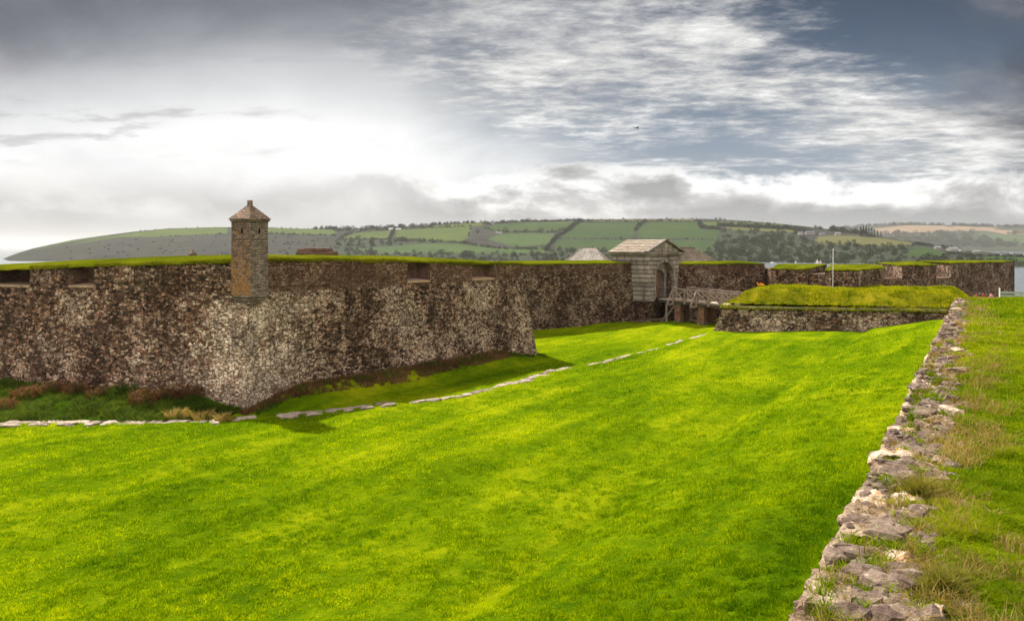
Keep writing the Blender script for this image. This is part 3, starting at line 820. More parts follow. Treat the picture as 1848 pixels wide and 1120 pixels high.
# inner wall of the niche with smaller doorway
ni = MB(); na = 14
def arcpts(r, zs, n): return [(ARC + r * math.cos(math.pi * i / n), zs + r * .62 * math.sin(math.pi * i / n)) for i in range(n + 1)]
outer = [(ARC + RO * math.cos(math.pi * i / na), ZS + RO * math.sin(math.pi * i / na)) for i in range(na + 1)]
inn = arcpts(RI, ZSI + .55, na)
for i in range(na):
    (ax, az), (bx, bz), (cx_, cz), (dx, dz) = outer[i], outer[i + 1], inn[i + 1], inn[i]
    ni.hexa([G(ax, -1.5, az), G(bx, -1.5, bz), G(cx_, -1.5, cz), G(dx, -1.5, dz), G(ax, -.85, az), G(bx, -.85, bz), G(cx_, -.85, cz), G(dx, -.85, dz)])
for sgn in (-1, 1):
    x0, x1 = sorted((ARC + sgn * RI, ARC + sgn * (RO - .003))); gbox(ni, x0, x1, -1.5, -.85, Z0, ZS - .01)
    gbox(ni, x0, x1, -1.5, -.853, ZS - .01, ZSI + .55)
ni.build('doorway_surround', MAT['ashlar'], gate)
do = MB(); gbox(do, ARC - RI, ARC + RI, -1.58, -1.46, Z0, ZSI + 1.35); door = do.build('door', MAT['door'], gate)
di = MB()
for q in range(1, 7): gbox(di, ARC - RI + q * .32 - .015, ARC - RI + q * .32 + .015, -1.462, -1.44, Z0 + .1, ZSI + 1.2)
di.build('door_batten', MAT['timber_dark'], door)
for q in (-.22, .22):
    dh = MB(); gbox(dh, ARC + q - .1, ARC + q + .1, -1.44, -1.40, -4.95, -4.70); dh.build('door_ring', MAT['iron'], door)
jam = MB()
# cornice, pediment, roof
cn = MB(); gbox(cn, -.28, GW + .28, -GL - .28, .28, ZE + .003, ZE + .16); gbox(cn, -.15, GW + .15, -GL - .15, .15, ZE - .14, ZE); cn.build('cornice', MAT['ashlar'], gate, bevel=.03)
RZ = .98; ped = MB()
ped.hexa([G(.1, -.6, ZE + .163), G(GW - .1, -.6, ZE + .163), G(GW - .1, -.02, ZE + .163), G(.1, -.02, ZE + .163), G(ARC - .02, -.6, RZ - .12), G(ARC + .02, -.6, RZ - .12), G(ARC + .02, -.02, RZ - .12), G(ARC - .02, -.02, RZ - .12)])
ped.build('pediment', MAT['ashlar'], gate)
rk = MB()
for a0, a1 in ((-.32, ARC), (GW + .32, ARC)):
    rk.hexa([G(a0, -.30, ZE + .16), G(a0, .30, ZE + .16), G(a1, .30, RZ - .06), G(a1, -.30, RZ - .06), G(a0, -.30, ZE + .34), G(a0, .30, ZE + .34), G(a1, .30, RZ + .12), G(a1, -.30, RZ + .12)])
rk.build('raking_cornice', MAT['ashlar'], gate, bevel=.02)
rm = MB(); rows = 8; rng = random.Random(3)
for side, a_e in ((0, -.34), (1, GW + .34)):
    for r in range(rows):
        f0, f1 = r / rows, (r + 1) / rows; nc = 9
        for q in range(nc):
            b0 = -GL - .3 + (GL + .02) * q / nc; b1 = -GL - .3 + (GL + .02) * (q + 1) / nc - .012
            a0 = a_e + (ARC - a_e) * f0; a1 = a_e + (ARC - a_e) * min(1, f1 + .02); zl = ZE + .20 + (RZ - ZE - .2) * f0 + .03; zh = ZE + .20 + (RZ - ZE - .2) * f1 - .02
            j = rng.uniform(-.012, .02)
            rm.hexa([G(a0, b0, zl - .05 + j), G(a0, b1, zl - .05 + j), G(a1, b1, zh - .05 + j), G(a1, b0, zh - .05 + j), G(a0, b0, zl + .05 + j), G(a0, b1, zl + .05 + j), G(a1, b1, zh + .02 + j), G(a1, b0, zh + .02 + j)])
gr = rm.build('roof', MAT['gate_roof'] if 'gate_roof' in MAT else MAT['slate'], gate)
fa = [G(-.3, -GL - .3, ZE + .17), G(GW + .3, -GL - .3, ZE + .17), G(ARC, -GL - .3, RZ - .02)]
MB().quad(*fa).build('gable_back', MAT['ashlar'], gate)
# string course and rubble plinth piers
st = MB(); gbox(st, -.12, ARC - RO - .3, -GL, .12, Z0 - .22, Z0 - .003); gbox(st, ARC + RO + .3, GW + .12, -GL, .12, Z0 - .22, Z0 - .003); st.build('string_course', MAT['ashlar'], gate, bevel=.05)
plm = MB(); gbox(plm, -.02, ARC - RO - .45, -GL, 0, -9.9, Z0 - .223); gbox(plm, ARC + RO + .45, GW + .02, -GL, 0, -9.9, Z0 - .223); gbox(plm, ARC - RO - .449, ARC + RO + .449, -GL, -1.9, -9.9, Z0 - .05)
plm.build('plinth', MAT['curtain'], gate)
pl2 = MB(); gbox(pl2, -.5, GW, -.9, .7, -9.9, -8.35); gbox(pl2, -1.1, -.503, -2.4, .4, -9.9, -8.5); pl2.build('footing', MAT['curtain'], gate, bevel=.06)

# hipped roofs behind the curtain
def hip(label, c, wx, wy, ridge, ze, zr, rz, mat, zb=-9.9):
    T = thing('slate_building', label, 'building', (c[0], c[1], 0), rz)
    MB().box((0, 0, (zb + ze) / 2), (wx - .6, wy - .6, ze - zb)).build('wall', MAT['brick_brown'], T)
    m = MB(); h = ridge / 2; a, b = wx / 2, wy / 2; m.v += [(-a, -b, ze), (a, -b, ze), (a, b, ze), (-a, b, ze), (-h, 0, zr), (h, 0, zr)]
    m.f += [(3, 2, 1, 0), (0, 1, 5, 4), (1, 2, 5), (2, 3, 4, 5), (3, 0, 4)]
    r = m.build('roof', mat, T)
    rd = MB(); 
    for p, q in (((-h, 0, zr), (h, 0, zr)), ((-a, -b, ze), (-h, 0, zr)), ((a, -b, ze), (h, 0, zr)), ((a, b, ze), (h, 0, zr)), ((-a, b, ze), (-h, 0, zr))): rd.beam(p, q, .16, .10)
    rd.build('ridge_tile', MAT['ashlar'], r)
def slates(name, c1, c2):
    m, nt, b = new_mat(name); p = objc(nt); x, y, z = separate(nt, p)
    bt = nt.nodes.new('ShaderNodeTexBrick'); nt.links.new(combine(nt, x + y, z * 1.6, 0).k, bt.inputs['Vector']); bt.inputs['Scale'].default_value = 1.
    bt.inputs['Brick Width'].default_value = .5; bt.inputs['Row Height'].default_value = .28; bt.inputs['Mortar Size'].default_value = .02
    bt.inputs['Color1'].default_value = (*c1, 1); bt.inputs['Color2'].default_value = (*c2, 1); bt.inputs['Mortar'].default_value = (.05, .04, .035, 1)
    c = mix(nt, 1., X(nt, bt.outputs[0]), ramp(nt, noise(nt, p, .9, 6, .7), [(.35, .55), (.65, 1.5)]), 'MULTIPLY')
    setc(nt, b, c, .6, .3); return m
MAT['slate_grey'] = slates('grey_slate', (.27, .245, .225), (.20, .18, .165)); MAT['slate_brown'] = slates('brown_mossy_slate', (.14, .11, .075), (.09, .075, .055))
c1 = W(1062, 116); hip('building with pale grey hipped slate roof behind the curtain wall, left of the gatehouse', c1, 6.9, 6.2, 1.9, -2.35, .06, R(-16), MAT['slate_grey'])
c2 = W(1237, 112); hip('building with a mossy brown hipped slate roof half hidden behind the right of the gatehouse', c2, 8.3, 6.4, 2.6, -2.4, .05, R(20), MAT['slate_brown'])

# ------------------------------------------------------------------ timber bridge
br = thing('timber_bridge', 'grey timber footbridge with cross-braced railings on brick piers, leading to the gatehouse door', 'bridge')
BC = C0 + GT * ARC
def BR(s, w, z):   # s along the bridge, w across (negative = near side)
    v = BC + GN * s + GT * w; return (v.x, v.y, z)
LEN = 10.6
def dz(s): return -5.98 - .045 * s
HWD = 1.55
dk = MB(); s = .05
while s < LEN:
    dk.hexa([BR(s, -HWD, dz(s) - .07), BR(s + .22, -HWD, dz(s) - .07), BR(s + .22, HWD, dz(s) - .07), BR(s, HWD, dz(s) - .07), BR(s, -HWD, dz(s)), BR(s + .22, -HWD, dz(s)), BR(s + .22, HWD, dz(s)), BR(s, HWD, dz(s))]); s += .235
dk.build('deck', MAT['slab'], br)
for w in (-HWD + .1, 0, HWD - .1):
    m = MB(); m.beam(BR(.05, w, dz(0) - .23), BR(LEN, w, dz(LEN) - .23), .22, .30); m.build('beam', MAT['timber_dark'], br)
for w in (-HWD, HWD):
    m = MB(); m.beam(BR(2.0, w, dz(2) + 1.36), BR(LEN, w, dz(LEN) + 1.36), .18, .15); m.beam(BR(2.0, w, dz(2) + .06), BR(LEN, w, dz(LEN) + .06), .12, .10)
    rail = m.build('railing', MAT['timber'], br)
    ps = [2.1 + 1.55 * i for i in range(6)]
    for i, s in enumerate(ps):
        m = MB(); m.beam(BR(s, w, dz(s) - .35), BR(s, w, dz(s) + 1.36), .18); m.build('post', MAT['timber'], rail)
        if i < 5:
            s2 = ps[i + 1]; k = .075
            m = MB(); m.beam(BR(s, w + k, dz(s) + .1), BR(s2, w + k, dz(s2) + 1.3), .14); m.beam(BR(s, w - k, dz(s) + 1.3), BR(s2, w - k, dz(s2) + .1), .14)
            m.build('cross_brace', MAT['timber'], rail)
    sg = -1 if w < 0 else 1
    for s in (2.1, 5.2):
        m = MB(); m.beam(BR(s, w, dz(s) + 1.25), BR(s, w + sg * 1.15, dz(s) - .30), .14); m.beam(BR(s, w - sg * .2, dz(s) - .45), BR(s, w + sg * 1.3, dz(s) - .45), .18, .2)
        m.build('raking_strut', MAT['timber'], br)
    m = MB()
    m.beam(BR(.05, w, dz(0) + 1.15), BR(2.0, w, dz(2) + 1.15), .04); m.beam(BR(.05, w, dz(0) + .12), BR(2.0, w, dz(2) + .12), .04)
    for q in range(10): m.beam(BR(.1 + q * .2, w, dz(0) - .02), BR(.1 + q * .2, w, dz(0) + 1.13), .028)
    m.build('iron_railing', MAT['iron'], br)
for s in (2.55, 5.65):
    for w in (-.95, .95):
        m = MB(); m.box(BR(s, w, -7.75)[:2] + (-7.75,), (.80, .75, 2.5), math.atan2(GN.y, GN.x)); p = m.build('pier', MAT['brick_orange'], br, sub=2, rough=.03)
        m = MB(); m.box(BR(s, w, -6.6)[:2] + (-6.60,), (.92, .9, .22), math.atan2(GN.y, GN.x)); m.build('pier_cap', MAT['ashlar'], p, bevel=.03)
        m = MB(); m.box(BR(s, w, -8.9)[:2] + (-9.2,), (1.1, 1.0, 1.6), math.atan2(GN.y, GN.x)); m.build('pier_base', MAT['outwork'], p, bevel=.06, sub=1, rough=.04)
for w in (-1.25, 1.25):
    m = MB(); m.beam(BR(1.0, w, -9.1), BR(1.0, w, -6.5), .24); m.beam(BR(.5, w, -8.75), BR(1.0, w + .02, -7.6), .16); m.beam(BR(1.05, w, -8.1), BR(2.2, w, -6.6), .16)
    m.build('trestle', MAT['timber'], br)
m = MB(); m.beam(BR(3.1, .3, -8.4), BR(5.0, .3, -8.5), .16); m.beam(BR(3.1, .3, -7.2), BR(4.7, .3, -8.4), .14); m.beam(BR(3.3, .3, -6.6), BR(3.3, .3, -8.4), .14); m.build('trestle', MAT['timber'], br)

# ------------------------------------------------------------------ grass / leaf blade meshes
def blades(name, x, y, zf, h, w, mat, lean=.35, parent=None, base_sink=.01, seed=1, mode='tri', nrm_dir=None, z=None, clip=None):
    rng = np.random.default_rng(seed); n = len(x)
    if z is None: z = zf(x, y)
    th = rng.uniform(0, 2 * np.pi, n); ld = rng.uniform(0, 2 * np.pi, n); le = rng.uniform(.1, 1, n) * lean * h
    wx, wy = np.cos(th) * w / 2, np.sin(th) * w / 2
    tipx, tipy = x + np.cos(ld) * le, y + np.sin(ld) * le
    hz = h * rng.uniform(.6, 1.1, n)
    b = z - base_sink
    if mode == 'tri':
        V = np.stack([np.stack([x - wx, y - wy, b], 1), np.stack([x + wx, y + wy, b], 1), np.stack([tipx, tipy, z + hz], 1)], 1).reshape(-1, 3)
        Fc = np.arange(3 * n).reshape(-1, 3); rr = rng.random(n)
    else:
        mx, my = x + np.cos(ld) * le * .3, y + np.sin(ld) * le * .3
        V = np.stack([np.stack([x - wx, y - wy, b], 1), np.stack([x + wx, y + wy, b], 1), np.stack([mx + wx * .8, my + wy * .8, z + hz * .6], 1), np.stack([mx - wx * .8, my - wy * .8, z + hz * .6], 1), np.stack([tipx, tipy, z + hz * .95], 1)], 1).reshape(-1, 3)
        k = np.arange(n)[:, None] * 5
        Fc = np.concatenate([k + [0, 1, 2], k + [0, 2, 3], k + [3, 2, 4]], 1).reshape(-1, 3); rr = np.repeat(rng.random(n), 3)
    return np_mesh(name, V, Fc, mat, parent, uv=False, attr=rr)

def lawn_blades():
    rng = np.random.default_rng(5)
    N = 2600000
    # more blades where the lawn is close
    v = rng.uniform(0, 1, N); Y = 1 / (1 / 13. + (1 / 78. - 1 / 13.) * v); 
    Xx = rng.uniform(-.69, .62, N) * Y
    q = wallq(Xx, Y); d, s = seg_dist(Xx, Y, DRAIN)
    pxl = HY - F * lawn_z(Xx, Y) / Y
    keep = (q < -.1) & (s < 0) & (d > .25) & (pxl < 1150)
    Xx, Y = Xx[keep], Y[keep]
    # thin out in drifts so the sward is clumpy
    c = .5 * vn(Xx, Y, 1.3, 4, 11, .6) + .5 * vn(Xx, Y, 3.6, 3, 12, .6); keep = rng.random(len(Xx)) < (.15 + 1.4 * sstep(.40, .60, c)); Xx, Y, c = Xx[keep], Y[keep], c[keep]
    keep = rng.random(len(Xx)) < .42; Xx, Y, c = Xx[keep], Y[keep], c[keep]
    h = (.035 + .070 * sstep(.4, .7, c)) * (1 + (Y - 14) / 70); w = .010 + .00065 * Y
    print('lawn blades', len(Xx))
    o = blades('lawn_grass', Xx, Y, lawn_z, h, w, MAT['lawn_blade'], .9, seed=2)
    tag(o, 'short bright green grass all over the moat lawn', 'grass', kind='stuff')
lawn_blades()
def bank_blades():
    rng = np.random.default_rng(6); N = 1500000
    v = rng.uniform(0, 1, N); S = 1 / (1 / 4. + (1 / 46. - 1 / 4.) * v); Q = rng.uniform(.35, 1, N) ** 1 * 0
    Xx = rng.uniform(.20, .80, N) * S; Y = S
    q = wallq(Xx, Y); keep = (q > .32) & (Xx / Y < .67)
    Xx, Y, q = Xx[keep], Y[keep], q[keep]
    c = vn(Xx, Y, 2.2, 4, 21, .6)
    dens = (.35 + sstep(.35, .6, c)) * sstep(.40, .85, q + (c - .5) * .9); keep = rng.random(len(Xx)) < dens * .8; Xx, Y, c, q = Xx[keep], Y[keep], c[keep], q[keep]
    h = (.028 + .045 * sstep(.4, .7, c)) * (1 + Y / 50); w = .0035 + .00062 * Y
    o = blades('bank_blades', Xx, Y, bank_z, h, w, MAT['bank_blade'], 1.0, seed=3, mode='bent'); print('bank blades', len(Xx))
    o.name = 'bank_grass_blades'; tag(o, 'green and straw coloured grass on the bank right of the wall', 'grass', kind='stuff')
    # straw drifts along the inner edge of the wall
    n = 17000; S = 1 / (1 / 3.5 + (1 / 34. - 1 / 3.5) * rng.uniform(0, 1, n)); q = np.abs(rng.normal(.85, .32, n)); Xx = -1 + S * WD.x / WD.y + 0 * S
    Xs = -1.0 + (S / WD.y) * WD.x + q * WN.x; Ys = S + q * WN.y
    keep = (vn(Xs, Ys, 1.1, 4, 31) > .47) & (q > .3) & (Ys > 2.5); Xs, Ys = Xs[keep], Ys[keep]
    o = blades('straw_grass', Xs, Ys, bank_z, .06 + .11 * np.random.default_rng(2).random(len(Xs)), .003 + .0006 * Ys, MAT['straw'], 1.3, seed=8, mode='bent')
    tag(o, 'dry straw and brown grass drifting along the edge of the bank wall', 'grass', kind='stuff')
bank_blades()

# ------------------------------------------------------------------ bank (counterscarp) wall with rubble coping
def rock(name, size, seed, mat, parent, loc, rz=0., tilt=(0, 0), strata=.5, rnd=.30):
    bm = bmesh.new(); bmesh.ops.create_cube(bm, size=1.0)
    bmesh.ops.subdivide_edges(bm, edges=bm.edges, cuts=9, use_grid_fill=True)
    rg = random.Random(seed); so = Vector((rg.uniform(-50, 50), rg.uniform(-50, 50), rg.uniform(-50, 50)))
    for v in bm.verts:
        p = v.co.copy(); q = p.normalized() * .62; c = p.lerp(q, rnd)
        c = c + Vector(mnoise.noise_vector(p * 1.5 + so)) * (.10 + .5 * rnd) + Vector(mnoise.noise_vector(p * 4.2 + so)) * .11
        # bedding planes
        lay = math.floor((c.z + so.x) * 7 + mnoise.noise(p * 2 + so) * 1.2)
        r = mnoise.noise(Vector((lay * 3.7, so.y, so.z))) * .16 * strata
        c.x *= 1 + r; c.y *= 1 + r; c += Vector(mnoise.noise_vector(p * 11 + so)) * .055
        v.co = Vector((c.x * size[0], c.y * size[1], c.z * size[2]))
    bm.normal_update(); me = bpy.data.meshes.new(name); bm.to_mesh(me); bm.free()
    o = link_mesh(name, me, mat, parent); o.location = loc; o.rotation_euler = (tilt[0], tilt[1], rz); return o
def rockmat(name, a, b_, c, lich=.4):
    m, nt, b = new_mat(name); p = objc(nt); x, y, z = separate(nt, p)
    oi = nt.nodes.new('ShaderNodeObjectInfo'); r = X(nt, oi.outputs['Random'])
    pp = combine(nt, x + r * 31., y + r * 17., z)
    lay = noise(nt, combine(nt, x * .6 + r * 9, y * .6, z * 7.), 3.2, 7, .7, .3)
    n1 = noise(nt, pp, 4.5, 7, .72); n2 = noise(nt, pp, 26, 5, .7); n3 = noise(nt, pp, 90, 3, .6)
    f = n1 * .7 + n2 * .45 + lay * .55 + (r - .5) * .22
    col = ramp(nt, f.lin(.55, 1.05), [(0, (.045, .03, .024)), (.28, a), (.6, b_), (1, c)])
    k = (noise(nt, pp, 7, 5, .75) + (lich - .5) * .4).step(.60, .68); col = mix(nt, k * .75, col, (.68, .62, .56))
    k2 = (noise(nt, pp, 5.2, 5, .75, 1.) + (r - .5) * .3).step(.64, .70); col = mix(nt, k2 * .8, col, (.40, .17, .04))
    k3 = noise(nt, pp, 3.0, 6, .75, .4).step(.58, .66); col = mix(nt, k3 * .45, col, (.055, .05, .015))
    setc(nt, b, col, .88, .2); bump(nt, b, lay * .6 + n2 * .6 + n3 * .25, .03, 1.); return m
MAT['coping'] = rockmat('coping_stone', (.13, .085, .055), (.34, .25, .175), (.66, .56, .45))
MAT['rubblecore'] = rockmat('dark_rubble', (.075, .05, .034), (.20, .145, .10), (.40, .32, .24), .3)
MAT['chips'] = rockmat('rubble_chippings', (.13, .09, .075), (.25, .19, .145), (.50, .42, .34), .45)
MAT['gravel'] = turfmat('soil_and_chippings', [(.04, .028, .02), (.13, .09, .068), (.28, .21, .17)], 2.5, 0, .06, k=1.)

sc = thing('bank_wall', 'low broken rubble wall along the edge of the moat, weeds growing in it', 'wall')
def SP(s, q, z): return (-1.0 + s * WD.x + q * WN.x, s * WD.y + q * WN.y, z)
# body: face down to the moat, irregular edge
def bank_wall_body():
    ss = np.concatenate([np.arange(-4, 38, .10), np.arange(38, 132, .8)]); prof = [(-.55, -8.8), (-.10, -3.2), (.0, -2.3), (.03, -2.08), (.12, -2.02), (.24, -2.04), (.36, -2.06), (.5, -2.02), (.65, -2.0), (.8, -2.0), (.95, -2.02), (1.1, -2.06), (1.3, -2.25)]
    V = []
    for s in ss:
        drop = -max(s * WD.y - 31, 0) * .0685
        e = (float(vn(s, 3.3, .9, 4, 5)) - .5) * .10
        for j, (q, z) in enumerate(prof):
            zz = z + drop * (1 if z > -5 else .35); 
            qq = q + (e if j < 5 else 0)
            if z > -3: zz += (float(vn(s, q, 4.5, 4, 6, .65)) - .5) * (.16 if j > 3 else .05)
            V.append(SP(s, qq, zz))
    k = len(prof); n = len(ss); i = (np.arange(n - 1)[:, None] * k + np.arange(k - 1)[None, :]).ravel()
    Fc = np.stack([i, i + k, i + k + 1, i + 1], 1); jj = np.tile(np.arange(k - 1), n - 1)
    o = np_mesh('masonry', V, Fc, [MAT['scarp'], MAT['gravel']], sc, idx=(jj > 3).astype(int))
bank_wall_body()
def coping():
    rg = random.Random(21); cnt = 0; s = 4.0
    # outer row of roughly squared stones, flush with the wall face
    while s < 37 and cnt < 50:
        L = rg.uniform(.28, .66) * (1 + s / 60); w = rg.uniform(.22, .40); h = rg.uniform(.16, .24)
        if rg.random() < min(.5, .10 + s / 40): s += rg.uniform(.1, .55)
        rock('coping_stone', (w, L, h), 100 + cnt, MAT['coping'], sc, SP(s + L / 2, w / 2 + rg.uniform(-.03, .03), -2.07 + rg.uniform(-.03, .03) - min(.06, s / 260)), -math.atan2(WD.x, WD.y) + rg.uniform(-.07, .07), (rg.uniform(-.08, .08), rg.uniform(-.05, .10)), .6, .16)
        s += L * .96 + rg.uniform(.0, .05); cnt += 1
    s = 4.2
    while s < 36 and cnt < 98:
        k = rg.uniform(.09, .26); q = rg.uniform(.30, .74 if s < 6 else .58)
        rock('coping_stone', (k * rg.uniform(.7, 1.1), k * rg.uniform(.9, 1.5), k * rg.uniform(.55, .9)), 200 + cnt, rg.choice([MAT['coping'], MAT['rubblecore'], MAT['coping']]), sc, SP(s, q, -2.05 + rg.uniform(-.05, .03)), rg.uniform(0, 3.1), (rg.uniform(-.4, .4), rg.uniform(-.4, .4)), .8)
        s += rg.uniform(.08, .30) * (1 + s / 14); cnt += 1
    # chippings: one mesh of small rubble lying on the wall top
    bm = bmesh.new(); rg = random.Random(4)
    for i in range(4200):
        s = 1 / (1 / 4. + (1 / 30. - 1 / 4.) * rg.random()) / WD.y; q = min(.9, max(.06, rg.gauss(.46 if s < 6 else .36, .20))); k = min(.11, .018 + rg.expovariate(1 / .022))
        r = bmesh.ops.create_icosphere(bm, subdivisions=1, radius=1.); sd_ = rg.uniform(0, 99)
        M = Matrix.Translation(SP(s, q, -2.01 + (float(vn(s, q, 4.5, 4, 6, .65)) - .5) * .16)) @ Matrix.Rotation(rg.uniform(0, 3), 4, 'Z') @ Matrix.Rotation(rg.uniform(-.5, .5), 4, 'X') @ Matrix.Diagonal((k * rg.uniform(.8, 1.8), k * rg.uniform(.7, 1.3), k * rg.uniform(.4, .8), 1))
        for v in r['verts']: v.co = M @ (v.co * (1 + .5 * mnoise.noise(v.co * 2 + Vector((sd_, 0, 0)))))
    me = bpy.data.meshes.new('chippings'); bm.to_mesh(me); bm.free()
    o = link_mesh('chippings', me, MAT['chips'], sc); o['kind'] = 'stuff'
coping()
# a few stones lying on the bank beside the wall
for i, (px, py, k, lb) in enumerate(((1653, 728, .16, 'small pale loose stone on the dry grass beside the wall, about halfway along'), (1727, 635, .24, 'flat grey loose stone in the bank grass, farther along the wall'), (1840, 901, .035, 'tiny white pebble in the grass at the right edge'))):
    d = 1450 * 1.98 / (py - HY); x = (px - CX) / F * d
    r = rock('loose_stone', (k * 1.3, k, k * .6), 900 + i, MAT['coping'], None, (x, d, float(bank_z(x, d)) + k * .15), i); tag(r, lb, 'stone')

# weeds on the wall top
def tufts(name, centers, mat, label, cat, hmin, hmax, r, nb, wk=1.0, kind='stuff', lean=1.0, seed=1, group=None, zfun=None):
    rng = np.random.default_rng(seed); xs, ys_, zs, hs = [], [], [], []
    for (x, y, z, k) in centers:
        n = int(nb * k); a = rng.uniform(0, 2 * np.pi, n); rr = np.abs(rng.normal(0, r * k, n))
        xs.append(x + np.cos(a) * rr); ys_.append(y + np.sin(a) * rr); zs.append(np.full(n, z)); hs.append(rng.uniform(hmin, hmax, n) * k * np.exp(-(rr / (r * k * 2)) ** 2))
    x = np.concatenate(xs); y = np.concatenate(ys_); z = np.concatenate(zs); h = np.concatenate(hs)
    if zfun is not None: z = zfun(x, y)
    w = (.004 + .0006 * np.hypot(x, y)) * wk
    o = blades(name, x, y, None, h, w, mat, lean, seed=seed, mode='bent', z=z); 
    return tag(o, label, cat, group, kind)
rg = random.Random(9)
def on_wall(n, seed, smin=4, smax=34, q0=.0, q1=1.0):
    r_ = random.Random(seed); out = []
    for _ in range(n):
        s = 1 / (1 / smin + (1 / smax - 1 / smin) * r_.random()) / WD.y; q = r_.uniform(q0, q1); p = SP(s, q, -2.02); out.append((*p, r_.uniform(.6, 1.3)))
    return out
tufts('wall_weeds', on_wall(260, 3, q0=.08, q1=.85), MAT['bank_blade'], 'green weeds sprouting between the wall top stones', 'weeds', .05, .13, .07, 90, seed=11)
tufts('dry_weeds', on_wall(170, 5, q0=.10, q1=.85), MAT['straw'], 'brown dry stalks sprouting between the wall top stones', 'weeds', .05, .16, .08, 60, seed=12, lean=1.3)
# the tall tussock by the wall and two smaller ones
def on_bank(px, py): d = 1450 * 1.98 / (py - HY); x = (px - CX) / F * d; return (x, d, float(bank_z(x, d)))
for i, (px, py, k, lb) in enumerate(((1655, 893, 1.25, 'tall brownish green grass tussock beside the wall, the biggest on the bank'), (1700, 1075, .9, 'grass tussock in the lower right corner, beside the wall'), (1705, 690, .8, 'dark grass tussock beside the wall, the farthest of three'))):
    p = on_bank(px, py); o = tufts('grass_tussock', [(*p, k), (p[0] + .12, p[1] + .1, p[2], k * .8)], MAT['tussock'], lb, 'tussock', .12, .24, .10, 900, seed=40 + i, kind=None, lean=.9, group='grass tussocks on the bank')

# ------------------------------------------------------------------ stone channel along the foot of the lawn
ch = thing('stone_channel', 'line of flat pale stones edging the lawn below the bastion', 'stone edging')
def channel():
    rg = random.Random(14); pts = DRAIN[1:]; cnt = 0
    seg = np.hypot(*np.diff(pts, axis=0).T); cum = np.concatenate([[0], np.cumsum(seg)]); s = 8.0
    def at(s): 
        i = min(len(seg) - 1, np.searchsorted(cum, s) - 1); t = (s - cum[i]) / seg[i]; p = pts[i] + (pts[i + 1] - pts[i]) * t; d = (pts[i + 1] - pts[i]) / seg[i]; return p, d
    while s < cum[-1] - 1 and cnt < 96:
        L = rg.uniform(.55, 1.35); p, d = at(s + L / 2); px = px_of(*p)
        wide = .95 if px < 500 else .7 if px < 1000 else .45
        if rg.random() < (.08 if px < 1000 else .26): s += rg.uniform(.3, 1.5) * (1.6 if px > 1000 else 1)
        p, d = at(s + L / 2); n = np.array([-d[1], d[0]]); w = wide * rg.uniform(.7, 1.15); o_ = rg.uniform(-.12, .12)
        rock('paving_slab', (w, L, .20), 400 + cnt, MAT['slab_rock'], ch, (p[0] + n[0] * o_, p[1] + n[1] * o_, float(lawn_z(p[0] + n[0] * .15, p[1] + n[1] * .15)) + .035 + rg.uniform(-.02, .03) - (.05 if px > 1120 else 0)), math.atan2(d[1], d[0]) - math.pi / 2 + rg.uniform(-.06, .06), (0, rg.uniform(-.05, .05)), .2); cnt += 1
        if px < 700 and rg.random() < .55 and cnt < 95:
            rock('paving_slab', (w * .6, L * .6, .16), 500 + cnt, MAT['slab_rock'], ch, (p[0] - n[0] * .72, p[1] - n[1] * .72, float(lawn_z(p[0] - n[0] * .72, p[1] - n[1] * .72)) + .02), math.atan2(d[1], d[0]) - math.pi / 2 + rg.uniform(-.2, .2), (0, 0), .2); cnt += 1
        s += L + rg.uniform(.02, .18)
MAT['slab_rock'] = rockmat('pale_edging_stone', (.16, .12, .095), (.33, .27, .225), (.54, .47, .41), .45)
channel()

